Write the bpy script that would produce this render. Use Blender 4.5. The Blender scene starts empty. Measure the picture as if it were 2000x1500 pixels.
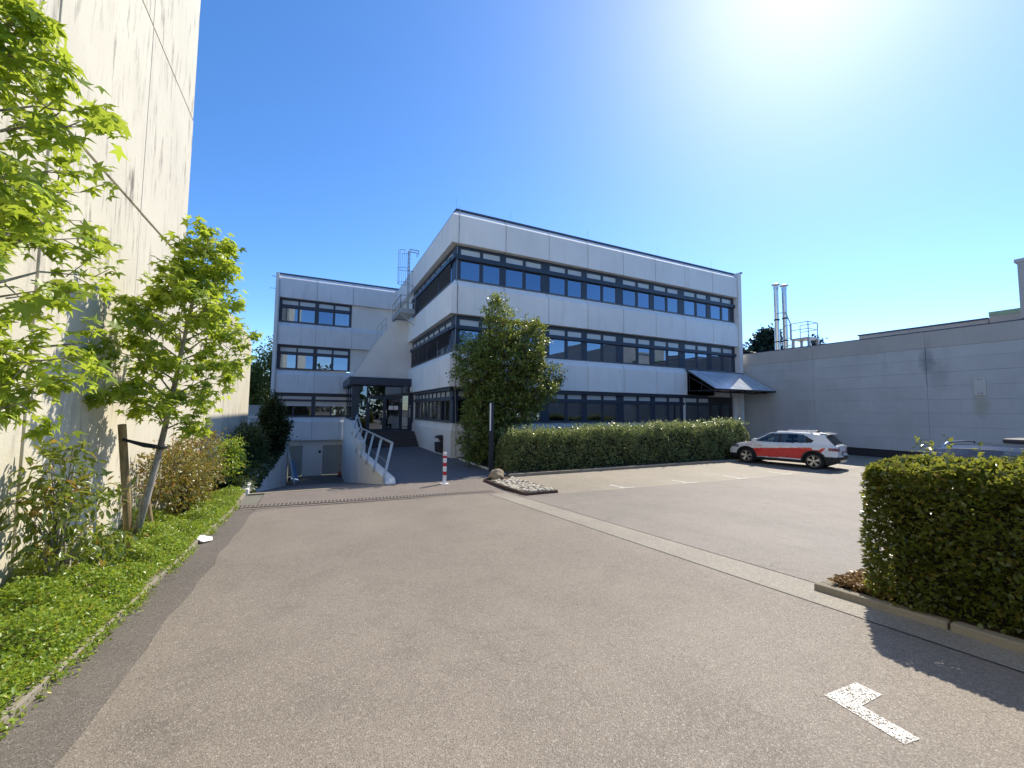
import bpy, bmesh, math, random
import numpy as np
from mathutils import Matrix, Vector
random.seed(7); rng = np.random.default_rng(11)
PI = math.pi
scene = bpy.context.scene
COL = scene.collection

# ------------------------------------------------------------------ camera
EYE = Vector((0, 0, 2.3))
cam_data = bpy.data.cameras.new('camera'); cam = bpy.data.objects.new('camera', cam_data); COL.objects.link(cam)
cam_data.sensor_fit = 'HORIZONTAL'; cam_data.sensor_width = 36.0; cam_data.lens = 36.0 * 795.05 / 2000.0
cam_data.clip_start = 0.05; cam_data.clip_end = 3000
_ya, _pi, _ro = math.radians(25.8), math.radians(3.683), math.radians(0.626)
_f = Vector((math.sin(_ya) * math.cos(_pi), math.cos(_ya) * math.cos(_pi), math.sin(_pi)))
_r = Vector((math.cos(_ya), -math.sin(_ya), 0)); _u = _r.cross(_f)
_r2 = _r * math.cos(_ro) + _u * math.sin(_ro); _u2 = _u * math.cos(_ro) - _r * math.sin(_ro)
_m = Matrix((_r2, _u2, -_f)).transposed().to_4x4(); _m.translation = EYE
cam.matrix_world = _m
scene.camera = cam

# ------------------------------------------------------------------ light
SUN_AZ, SUN_EL = 64.5, 46.5          # azimuth clockwise from +Y
world = bpy.data.worlds.new('World'); scene.world = world; world.use_nodes = True
wn = world.node_tree; wn.nodes.clear()
w_out = wn.nodes.new('ShaderNodeOutputWorld'); w_bg = wn.nodes.new('ShaderNodeBackground'); w_sky = wn.nodes.new('ShaderNodeTexSky')
w_sky.sky_type = 'NISHITA'; w_sky.sun_disc = False
w_sky.sun_elevation = math.radians(SUN_EL); w_sky.sun_rotation = math.radians(SUN_AZ)
w_sky.altitude = 200; w_sky.air_density = 0.75; w_sky.dust_density = 0.30; w_sky.ozone_density = 3.0
w_bg.inputs['Strength'].default_value = 0.15
w_hsv = wn.nodes.new('ShaderNodeHueSaturation'); w_hsv.inputs['Hue'].default_value = 0.502; w_hsv.inputs['Saturation'].default_value = 1.22; w_hsv.inputs['Value'].default_value = 0.92
wn.links.new(w_sky.outputs[0], w_hsv.inputs['Color']); wn.links.new(w_hsv.outputs[0], w_bg.inputs['Color']); wn.links.new(w_bg.outputs[0], w_out.inputs['Surface'])
sun_data = bpy.data.lights.new('sun', 'SUN'); sun_data.energy = 3.0; sun_data.angle = math.radians(0.53); sun_data.color = (1.0, 0.91, 0.76)
sun = bpy.data.objects.new('sun', sun_data); COL.objects.link(sun)
_a, _e = math.radians(SUN_AZ), math.radians(SUN_EL)
SUN = Vector((math.sin(_a) * math.cos(_e), math.cos(_a) * math.cos(_e), math.sin(_e)))
sun.rotation_euler = SUN.to_track_quat('Z', 'Y').to_euler(); sun.location = (20, 10, 40)
scene.view_settings.view_transform = 'Standard'; scene.view_settings.look = 'None'
scene.view_settings.exposure = 1.0; scene.view_settings.gamma = 1.0; scene.view_settings.use_curve_mapping = False

# ------------------------------------------------------------------ material helpers
class NT:
    def __init__(s, name):
        s.m = bpy.data.materials.new(name); s.m.use_nodes = True; s.t = s.m.node_tree; s.t.nodes.clear()
        s.out = s.n('ShaderNodeOutputMaterial')
    def n(s, kind, **kw):
        nd = s.t.nodes.new(kind)
        for k, v in kw.items(): setattr(nd, k, v)
        return nd
    def set(s, sock, v):
        if isinstance(v, bpy.types.NodeSocket): s.t.links.new(v, sock)
        elif v is not None:
            if hasattr(v, '__len__') and len(v) == 3 and sock.type == 'RGBA': v = (*v, 1)
            sock.default_value = v
    def pos(s): return s.n('ShaderNodeNewGeometry').outputs['Position']
    def mapped(s, scale, src=None):
        m = s.n('ShaderNodeMapping'); s.set(m.inputs['Vector'], src or s.pos()); m.inputs['Scale'].default_value = scale
        return m.outputs[0]
    def noise(s, scale, detail=4, rough=0.55, vec=None, dist=0.0):
        x = s.n('ShaderNodeTexNoise'); x.inputs['Scale'].default_value = scale; x.inputs['Detail'].default_value = detail
        x.inputs['Roughness'].default_value = rough; x.inputs['Distortion'].default_value = dist
        s.set(x.inputs['Vector'], vec or s.pos()); return x.outputs['Fac']
    def voro(s, scale, feature='F1', out='Distance', vec=None):
        x = s.n('ShaderNodeTexVoronoi', feature=feature); x.inputs['Scale'].default_value = scale
        s.set(x.inputs['Vector'], vec or s.pos()); return x.outputs[out]
    def ramp(s, fac, *stops):
        r = s.n('ShaderNodeValToRGB'); e = r.color_ramp.elements
        while len(e) < len(stops): e.new(0.5)
        for el, (p, c) in zip(e, stops):
            el.position = p; el.color = (c, c, c, 1) if not hasattr(c, '__len__') else (*c, 1)
        s.set(r.inputs[0], fac); return r.outputs[0]
    def mix(s, fac, a, b, mode='MIX'):
        m = s.n('ShaderNodeMix', data_type='RGBA', blend_type=mode)
        s.set(m.inputs[0], fac); s.set(m.inputs[6], a); s.set(m.inputs[7], b); return m.outputs[2]
    def math(s, op, a, b=0.0, c=0.0):
        m = s.n('ShaderNodeMath', operation=op)
        for i, v in enumerate((a, b, c)):
            s.set(m.inputs[i], v)
        return m.outputs[0]
    def sep(s, v=None):
        x = s.n('ShaderNodeSeparateXYZ'); s.set(x.inputs[0], v or s.pos()); return x.outputs
    def bump(s, h, strength=0.3, dist=0.02):
        b = s.n('ShaderNodeBump'); b.inputs['Strength'].default_value = strength; b.inputs['Distance'].default_value = dist
        s.set(b.inputs['Height'], h); return b.outputs[0]
    def bsdf(s, base, rough=0.6, metal=0.0, spec=0.5, normal=None, **kw):
        p = s.n('ShaderNodeBsdfPrincipled'); s.set(p.inputs['Base Color'], base); s.set(p.inputs['Roughness'], rough)
        s.set(p.inputs['Metallic'], metal); s.set(p.inputs['Specular IOR Level'], spec)
        if normal is not None: s.set(p.inputs['Normal'], normal)
        for k, v in kw.items(): s.set(p.inputs[k.replace('_', ' ')], v)
        return p.outputs[0]
    def done(s, shader): s.t.links.new(shader, s.out.inputs['Surface']); return s.m

def plain(name, base, rough=0.5, metal=0.0, var=0.12, scale=6.0, spec=0.5, bump=0.0, **kw):
    t = NT(name); nz = t.noise(scale, 5, 0.6)
    lo = tuple(c * (1 - var) for c in base); hi = tuple(min(1, c * (1 + var)) for c in base)
    colr = t.mix(t.ramp(nz, (0.3, 0.0), (0.7, 1.0)), lo, hi)
    rg = t.math('MULTIPLY_ADD', nz, 0.2, rough - 0.1)
    nrm = t.bump(t.noise(scale * 12, 3), bump, 0.01) if bump else None
    return t.done(t.bsdf(colr, rg, metal, spec, nrm, **kw))

def concrete(name, base, stain=(0.3, 0.27, 0.22), amount=0.5, streak=(6.0, 6.0, 0.35), rough=0.8, bump=0.25, grain=60, cut=(0.55, 0.78), blot=0.14):
    t = NT(name)
    big = t.noise(0.55, 5, 0.6); fine = t.noise(grain, 3, 0.6)
    st = t.noise(1.0, 6, 0.65, t.mapped(streak)); msk = t.noise(0.8, 3, 0.6)
    f = t.math('MULTIPLY', t.ramp(st, (cut[0], 0.0), (cut[1], 1.0)), t.ramp(msk, (0.38, 0.1), (0.66, 1.0)))
    c0 = t.mix(t.ramp(big, (0.3, 0.0), (0.7, 1.0)), tuple(c * (1 - blot) for c in base), base)
    c1 = t.mix(t.math('MULTIPLY', f, amount), c0, stain)
    oi = t.n('ShaderNodeObjectInfo')
    c1 = t.mix(t.math('MULTIPLY', oi.outputs['Random'], 0.14), c1, (0.35, 0.34, 0.33))
    c2 = t.mix(0.10, c1, t.ramp(fine, (0.3, 0.0), (0.7, 1.0)), 'SOFT_LIGHT')
    nrm = t.bump(t.math('ADD', t.math('MULTIPLY', fine, 0.6), t.math('MULTIPLY', st, 0.8)), bump, 0.015)
    return t.done(t.bsdf(c2, rough, 0, 0.3, nrm))

def asphalt(name, base, light, crack=0.30, warm=1.0):
    t = NT(name)
    v = t.voro(170, 'F1', 'Color'); sp = t.sep(v)
    v2 = t.voro(95, 'F1', 'Color'); sp2 = t.sep(v2)
    big = t.noise(0.35, 6, 0.65); mid = t.noise(2.2, 5, 0.6); st = t.noise(14, 4, 0.7)
    c = t.mix(t.ramp(big, (0.32, 0.0), (0.68, 1.0)), tuple(x * 0.74 for x in base), tuple(x * 1.18 for x in base))
    c = t.mix(t.ramp(mid, (0.50, 0.0), (0.72, 0.45)), c, tuple(x * 0.55 for x in base))
    lane = t.noise(1.0, 4, 0.6, t.mapped((1.5, 0.10, 1.0)), 0.6); spot = t.noise(0.9, 6, 0.7, None, 0.8)
    c = t.mix(t.ramp(lane, (0.40, 0.0), (0.68, 0.30)), c, tuple(x * 0.68 for x in base))
    c = t.mix(t.ramp(spot, (0.60, 0.0), (0.70, 0.42)), c, tuple(x * 0.48 for x in base))
    c = t.mix(t.ramp(st, (0.35, 0.0), (0.75, 0.22)), c, tuple(x * 1.5 for x in base))
    c = t.mix(t.ramp(sp[0], (0.72, 0.0), (0.92, 0.6)), c, light)
    c = t.mix(t.ramp(sp[1], (0.70, 0.0), (0.90, 0.65)), c, tuple(x * 0.42 for x in base))
    c = t.mix(t.ramp(sp2[2], (0.965, 0.0), (0.975, 0.6)), c, light)
    wv = t.n('ShaderNodeVectorMath', operation='ADD'); t.set(wv.inputs[0], t.pos())
    nz = t.n('ShaderNodeTexNoise'); nz.inputs['Scale'].default_value = 1.3; nz.inputs['Detail'].default_value = 6; t.set(nz.inputs['Vector'], t.pos())
    sc = t.n('ShaderNodeVectorMath', operation='SCALE'); t.set(sc.inputs[0], nz.outputs['Color']); sc.inputs['Scale'].default_value = 1.6
    t.set(wv.inputs[1], sc.outputs[0])
    ck = t.voro(0.42, 'DISTANCE_TO_EDGE', 'Distance', wv.outputs[0])
    cm = t.math('MULTIPLY', t.ramp(ck, (0.0, 1.0), (0.0055, 0.0)), t.ramp(t.noise(0.45, 3), (0.46, 0.0), (0.58, crack)))
    c = t.mix(cm, c, tuple(x * 0.25 for x in base))
    h = t.math('ADD', t.math('MULTIPLY', t.voro(130), -0.9), t.math('MULTIPLY', cm, -1.0))
    rg = t.math('MULTIPLY_ADD', sp[2], 0.35, 0.5)
    return t.done(t.bsdf(c, rg, 0, 0.5, t.bump(h, 0.55, 0.006)))

def foliage(name, dark, light, trans, tfac=0.45, gloss=0.35, rough=0.38, accent=None, accent_at=0.9):
    t = NT(name)
    g = t.n('ShaderNodeNewGeometry'); oi = t.n('ShaderNodeObjectInfo')
    r = t.math('FRACT', t.math('ADD', g.outputs['Random Per Island'], t.math('MULTIPLY', oi.outputs['Random'], 7.13)))
    c = t.mix(r, dark, light)
    if accent is not None:
        r2 = t.math('FRACT', t.math('MULTIPLY', r, 17.77))
        c = t.mix(t.ramp(r2, (accent_at - 0.03, 0.0), (accent_at + 0.03, 1.0)), c, accent)
        tc = t.mix(t.ramp(r2, (accent_at - 0.03, 0.0), (accent_at + 0.03, 1.0)), trans, tuple(min(1, x * 1.5) for x in accent))
    else: tc = t.mix(r, tuple(x * 0.75 for x in trans), trans)
    p = t.bsdf(c, rough, 0, gloss)
    tr = t.n('ShaderNodeBsdfTranslucent'); t.set(tr.inputs['Color'], tc)
    mx = t.n('ShaderNodeMixShader'); mx.inputs[0].default_value = tfac
    t.t.links.new(p, mx.inputs[1]); t.t.links.new(tr.outputs[0], mx.inputs[2])
    return t.done(mx.outputs[0])

def glass(name, refl=0.34, tint=(0.35, 0.42, 0.48), rough=0.0, gcol=(0.80, 0.88, 1.0)):
    t = NT(name)
    gl = t.n('ShaderNodeBsdfGlossy'); t.set(gl.inputs['Color'], gcol); gl.inputs['Roughness'].default_value = rough
    wv = t.noise(0.9, 2, 0.4); oi = t.n('ShaderNodeObjectInfo')
    cb = t.n('ShaderNodeCombineXYZ'); t.set(cb.inputs[2], t.math('MULTIPLY_ADD', oi.outputs['Random'], 0.05, -0.025)); t.set(cb.inputs[0], t.math('MULTIPLY_ADD', t.math('FRACT', t.math('MULTIPLY', oi.outputs['Random'], 9.7)), 0.04, -0.02))
    va = t.n('ShaderNodeVectorMath', operation='ADD'); t.set(va.inputs[0], t.bump(wv, 0.05, 0.03)); t.set(va.inputs[1], cb.outputs[0])
    vn_ = t.n('ShaderNodeVectorMath', operation='NORMALIZE'); t.set(vn_.inputs[0], va.outputs[0]); t.set(gl.inputs['Normal'], vn_.outputs[0])
    tp = t.n('ShaderNodeBsdfTransparent'); t.set(tp.inputs['Color'], tint)
    fr = t.n('ShaderNodeLayerWeight'); fr.inputs['Blend'].default_value = 0.35
    f = t.math('ADD', t.math('MULTIPLY', fr.outputs['Fresnel'], 0.7), refl)
    f = t.math('MINIMUM', f, 1.0)
    mx = t.n('ShaderNodeMixShader'); t.set(mx.inputs[0], f)
    t.t.links.new(tp.outputs[0], mx.inputs[1]); t.t.links.new(gl.outputs[0], mx.inputs[2])
    return t.done(mx.outputs[0])

def paving(name):
    t = NT(name)
    b = t.n('ShaderNodeTexBrick'); t.set(b.inputs['Vector'], t.mapped((1, 1, 1)))
    b.inputs['Scale'].default_value = 1.0; b.inputs['Brick Width'].default_value = 0.2; b.inputs['Row Height'].default_value = 0.1
    b.inputs['Mortar Size'].default_value = 0.004; b.inputs['Bias'].default_value = 0.0
    b.inputs['Color1'].default_value = (0.095, 0.10, 0.115, 1); b.inputs['Color2'].default_value = (0.125, 0.13, 0.145, 1); b.inputs['Mortar'].default_value = (0.07, 0.07, 0.07, 1)
    nz = t.noise(1.2, 5, 0.6)
    c = t.mix(t.ramp(nz, (0.35, 0.0), (0.75, 0.4)), b.outputs['Color'], (0.10, 0.10, 0.11))
    c = t.mix(0.2, c, t.noise(90, 2), 'SOFT_LIGHT')
    return t.done(t.bsdf(c, 0.75, 0, 0.4, t.bump(b.outputs['Fac'], -0.4, 0.01)))

def worn_paint(name):
    t = NT(name)
    n1 = t.voro(150, 'F1', 'Color'); s1 = t.sep(n1); n2 = t.noise(7, 5, 0.7)
    keep = t.ramp(t.math('ADD', s1[0], t.math('MULTIPLY', n2, 1.1)), (0.74, 0.0), (0.86, 0.95))
    c = t.mix(t.noise(30, 3), (0.60, 0.58, 0.52), (0.72, 0.70, 0.65))
    p = t.bsdf(c, 0.6, 0, 0.4); tp = t.n('ShaderNodeBsdfTransparent')
    mx = t.n('ShaderNodeMixShader'); t.set(mx.inputs[0], keep)
    t.t.links.new(tp.outputs[0], mx.inputs[1]); t.t.links.new(p, mx.inputs[2])
    return t.done(mx.outputs[0])

def bark(name, a, b, scale=(14, 14, 2.5)):
    t = NT(name); n1 = t.noise(1.0, 6, 0.65, t.mapped(scale)); n2 = t.noise(9, 4)
    c = t.mix(t.ramp(n1, (0.35, 0.0), (0.65, 1.0)), a, b)
    c = t.mix(t.ramp(n2, (0.55, 0.0), (0.75, 0.5)), c, tuple(min(1, x * 1.5) for x in b))
    return t.done(t.bsdf(c, 0.85, 0, 0.2, t.bump(n1, 0.6, 0.02)))

M = {}
M['wall_cream'] = concrete('wall_cream', (0.72, 0.67, 0.53), (0.17, 0.145, 0.12), 0.95, (8, 8, 1.1), 0.85, 0.45, 45, (0.53, 0.66), 0.14)
M['joint'] = plain('joint_dark', (0.05, 0.045, 0.045), 0.8)
M['joint_grey'] = plain('joint_grey', (0.33, 0.31, 0.28), 0.8)
M['panel'] = concrete('panel_white', (0.84, 0.845, 0.84), (0.46, 0.46, 0.45), 0.60, (2.4, 2.4, 0.22), 0.8, 0.30, 70, (0.5, 0.85), 0.10)
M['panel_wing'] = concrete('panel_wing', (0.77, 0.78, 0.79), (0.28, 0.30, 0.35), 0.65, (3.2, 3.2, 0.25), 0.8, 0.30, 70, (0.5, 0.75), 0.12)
M['render'] = concrete('render_white', (0.82, 0.81, 0.79), (0.45, 0.43, 0.40), 0.35, (5, 5, 0.5), 0.85, 0.2, 90)
M['plinth'] = concrete('plinth_white', (0.74, 0.73, 0.69), (0.33, 0.31, 0.27), 0.6, (4, 4, 0.6), 0.85, 0.35, 60)
M['hall_panel'] = concrete('hall_panel', (0.56, 0.57, 0.565), (0.29, 0.30, 0.31), 0.55, (2.2, 2.2, 0.35), 0.85, 0.2, 80, (0.5, 0.85), 0.20)
def hall_stains(m):
    # dirt at the leaking joint and rust below the bolted plate: stains of the wall itself
    t = NT('x'); bpy.data.materials.remove(t.m); t.m = m; t.t = m.node_tree
    p = [n for n in t.t.nodes if n.type == 'BSDF_PRINCIPLED'][0]; src = p.inputs['Base Color'].links[0].from_socket
    x, y, z = t.sep()
    def blob(yc, zc, sy, sz):
        a = t.math('DIVIDE', t.math('SUBTRACT', y, yc), sy); b = t.math('DIVIDE', t.math('SUBTRACT', z, zc), sz)
        r = t.math('ADD', t.math('MULTIPLY', a, a), t.math('MULTIPLY', b, b))
        return t.ramp(t.math('ADD', r, t.math('MULTIPLY', t.math('SUBTRACT', t.noise(5, 4), .5), 1.2)), (0.0, 1.0), (1.0, 0.0))
    c = t.mix(t.math('MULTIPLY', blob(9.14, 4.95, .34, .75), 0.55), src, (0.13, 0.14, 0.17))
    c = t.mix(t.math('MULTIPLY', blob(8.75, 4.2, .45, .9), 0.25), c, (0.17, 0.18, 0.19))
    c = t.mix(t.math('MULTIPLY', blob(7.38, 2.75, .30, .70), 0.45), c, (0.33, 0.29, 0.17))
    c = t.mix(t.math('MULTIPLY', blob(12.2, 1.2, .9, .9), 0.35), c, (0.52, 0.53, 0.53))
    t.t.links.new(c, p.inputs['Base Color'])
hall_stains(M['hall_panel'])
M['hall_fascia'] = concrete('hall_fascia', (0.50, 0.48, 0.45), (0.24, 0.23, 0.22), 0.5, (2.5, 2.5, 0.5), 0.85, 0.2, 80)
M['black_base'] = plain('black_base', (0.020, 0.021, 0.024), 0.6, var=0.3)
M['frame'] = plain('frame_blue', (0.022, 0.033, 0.060), 0.42, var=0.12, scale=3)
M['frame_lt'] = plain('frame_sill', (0.13, 0.15, 0.18), 0.45)
M['coping'] = plain('coping', (0.05, 0.065, 0.12), 0.5)
M['soffit'] = plain('soffit', (0.52, 0.49, 0.42), 0.8)
M['slat'] = plain('blind_slat', (0.055, 0.060, 0.075), 0.4, metal=0.3)
M['blind_white'] = plain('blind_white', (0.78, 0.77, 0.75), 0.7, var=0.03)
M['shutter'] = plain('shutter', (0.60, 0.58, 0.55), 0.6, var=0.05)
M['room'] = plain('room', (0.42, 0.42, 0.41), 0.9, var=0.05)
M['room_dark'] = plain('room_dark', (0.10, 0.10, 0.10), 0.9)
M['glass'] = glass('window_glass', 0.27, (0.22, 0.26, 0.32), gcol=(0.66, 0.80, 1.0))
M['glass_top'] = plain('frosted_glass', (0.50, 0.56, 0.60), 0.12, var=0.05, scale=1.5)
M['glass_low'] = glass('ground_glass', 0.12, (0.40, 0.42, 0.42))
M['glass_door'] = glass('door_glass', 0.16, (0.42, 0.44, 0.44))
M['steel'] = plain('galvanised', (0.42, 0.44, 0.45), 0.45, 0.7, var=0.15, scale=20)
M['steel_dk'] = plain('dark_steel', (0.030, 0.033, 0.040), 0.5, 0.2)
M['inox'] = plain('stainless', (0.62, 0.62, 0.61), 0.22, 1.0, var=0.1, scale=8)
M['canopy'] = plain('canopy_glass', (0.52, 0.56, 0.60), 0.22, var=0.15, scale=2.2, spec=0.6)
M['door_grey'] = plain('door_grey', (0.33, 0.34, 0.33), 0.6)
M['step'] = plain('step_stone', (0.045, 0.047, 0.056), 0.7, var=0.2, scale=12)
M['asphalt'] = asphalt('asphalt_drive', (0.215, 0.180, 0.143), (0.38, 0.34, 0.28))
M['asphalt_dk'] = asphalt('asphalt_edge', (0.142, 0.121, 0.100), (0.27, 0.24, 0.21), 0.6)
M['asphalt_lot'] = asphalt('asphalt_lot', (0.205, 0.178, 0.147), (0.36, 0.335, 0.29), 0.5)
M['asphalt_bay'] = asphalt('asphalt_bay', (0.285, 0.243, 0.182), (0.46, 0.42, 0.34), 0.3)
M['strip'] = asphalt('asphalt_strip', (0.275, 0.243, 0.193), (0.44, 0.41, 0.35), 0.15)
M['ramp'] = asphalt('asphalt_ramp', (0.14, 0.125, 0.11), (0.28, 0.26, 0.23), 0.4)
M['apron'] = asphalt('asphalt_apron', (0.185, 0.150, 0.125), (0.38, 0.34, 0.29), 0.4)
M['earth'] = plain('earth', (0.085, 0.065, 0.045), 0.95, var=0.4, scale=8, bump=0.5)
M['land'] = plain('land', (0.16, 0.155, 0.13), 0.95, var=0.3, scale=0.5)
M['kerb'] = concrete('kerb_stone', (0.27, 0.235, 0.175), (0.17, 0.15, 0.10), 0.8, (6, 6, 6), 0.9, 0.5, 50)
M['kerb_lt'] = concrete('kerb_light', (0.60, 0.59, 0.55), (0.3, 0.28, 0.24), 0.5, (5, 5, 5), 0.9, 0.4, 50)
M['path'] = paving('path_paving')
M['paint_line'] = worn_paint('road_paint')
M['rust'] = plain('rusty_steel', (0.095, 0.055, 0.040), 0.8, 0.2, var=0.35, scale=25)
M['grate'] = plain('grate_steel', (0.19, 0.16, 0.135), 0.75, 0.1, var=0.35, scale=25)
M['white_paint'] = plain('white_paint', (0.80, 0.80, 0.79), 0.4, var=0.04)
M['red_paint'] = plain('red_paint', (0.52, 0.016, 0.022), 0.4, var=0.08)
M['bark'] = bark('bark_grey', (0.17, 0.14, 0.11), (0.46, 0.42, 0.36))
M['bark_dk'] = bark('bark_dark', (0.035, 0.028, 0.020), (0.10, 0.08, 0.06))
M['stake'] = bark('stake_wood', (0.22, 0.15, 0.07), (0.45, 0.33, 0.17), (20, 20, 1.2))
M['strap'] = plain('strap', (0.018, 0.020, 0.028), 0.7)
M['stone'] = concrete('pebble', (0.56, 0.50, 0.40), (0.26, 0.20, 0.14), 0.7, (14, 14, 14), 0.85, 0.4, 60)
M['boulder'] = concrete('boulder', (0.34, 0.26, 0.17), (0.13, 0.10, 0.07), 0.8, (6, 6, 6), 0.9, 0.9, 25)
M['litter'] = foliage('dry_litter', (0.20, 0.12, 0.05), (0.42, 0.28, 0.13), (0.3, 0.2, 0.1), 0.25, 0.3)
M['leaf_gum'] = foliage('leaf_gum', (0.120, 0.205, 0.020), (0.270, 0.380, 0.050), (0.60, 0.72, 0.07), 0.54, 0.4, 0.36)
M['leaf_cover'] = foliage('leaf_cover', (0.130, 0.215, 0.022), (0.300, 0.415, 0.060), (0.46, 0.58, 0.06), 0.42, 0.45, 0.32, (0.42, 0.36, 0.05), 0.94)
M['leaf_laurel'] = foliage('leaf_laurel', (0.050, 0.090, 0.017), (0.150, 0.205, 0.040), (0.36, 0.42, 0.05), 0.42, 0.55, 0.28, (0.30, 0.20, 0.03), 0.93)
M['leaf_photinia'] = foliage('leaf_photinia', (0.065, 0.085, 0.020), (0.20, 0.19, 0.050), (0.38, 0.32, 0.06), 0.4, 0.55, 0.28, (0.30, 0.17, 0.04), 0.82)
M['leaf_hedge'] = foliage('leaf_hedge', (0.032, 0.058, 0.012), (0.112, 0.142, 0.028), (0.40, 0.42, 0.05), 0.38, 0.6, 0.25, (0.19, 0.16, 0.035), 0.90)
M['leaf_privet'] = foliage('leaf_privet', (0.10, 0.145, 0.05), (0.36, 0.41, 0.19), (0.42, 0.48, 0.16), 0.35, 0.6, 0.27)
M['leaf_horn'] = foliage('leaf_hornbeam', (0.065, 0.105, 0.026), (0.20, 0.25, 0.07), (0.34, 0.40, 0.07), 0.38, 0.5, 0.3, (0.14, 0.075, 0.03), 0.93)
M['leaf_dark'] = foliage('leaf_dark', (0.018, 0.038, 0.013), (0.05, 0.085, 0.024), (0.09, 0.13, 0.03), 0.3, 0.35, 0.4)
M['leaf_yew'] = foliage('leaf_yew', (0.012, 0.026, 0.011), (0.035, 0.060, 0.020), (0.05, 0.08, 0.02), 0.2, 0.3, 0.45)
M['leaf_bg'] = foliage('leaf_background', (0.040, 0.075, 0.025), (0.11, 0.16, 0.055), (0.2, 0.27, 0.06), 0.4, 0.4, 0.4)
M['leaf_fir'] = foliage('leaf_fir', (0.012, 0.030, 0.024), (0.030, 0.058, 0.045), (0.03, 0.06, 0.04), 0.15, 0.3, 0.5)
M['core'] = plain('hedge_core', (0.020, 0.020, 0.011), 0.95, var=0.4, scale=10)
M['car_white'] = plain('car_white', (0.78, 0.78, 0.77), 0.25, var=0.01, scale=1, Coat_Weight=1.0, Coat_Roughness=0.03)
M['car_red'] = plain('car_red', (0.70, 0.003, 0.008), 0.28, var=0.01, scale=1, Coat_Weight=0.8, Coat_Roughness=0.05)
M['car_blue'] = plain('car_blue', (0.010, 0.016, 0.032), 0.22, 0.0, var=0.01, scale=1, spec=0.04)
M['clad'] = plain('black_plastic', (0.017, 0.017, 0.018), 0.55, var=0.1)
M['tyre'] = plain('tyre', (0.018, 0.018, 0.018), 0.8, var=0.15)
M['alloy'] = plain('alloy', (0.62, 0.62, 0.62), 0.28, 0.9, var=0.03)
M['tail'] = plain('tail_lamp', (0.22, 0.010, 0.016), 0.12, var=0.05, Coat_Weight=1.0)
M['lamp'] = plain('head_lamp', (0.35, 0.36, 0.38), 0.1, 0.4, Coat_Weight=1.0)
M['car_glass'] = glass('car_glass', 0.02, (0.52, 0.60, 0.58))
M['seat'] = plain('seat_cloth', (0.025, 0.025, 0.028), 0.85)
M['plate'] = plain('number_plate', (0.70, 0.71, 0.72), 0.4, var=0.05)
M['plate_blue'] = plain('plate_blue', (0.02, 0.06, 0.35), 0.4)
M['paper'] = plain('paper', (0.80, 0.80, 0.78), 0.7, var=0.05)
M['board_blue'] = plain('board_blue', (0.10, 0.22, 0.42), 0.6)
M['bottle_red'] = plain('bottle_red', (0.36, 0.055, 0.04), 0.45)
M['green_wall'] = plain('green_render', (0.28, 0.42, 0.30), 0.8)
M['render_far'] = plain('render_far', (0.50, 0.50, 0.49), 0.85)

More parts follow.
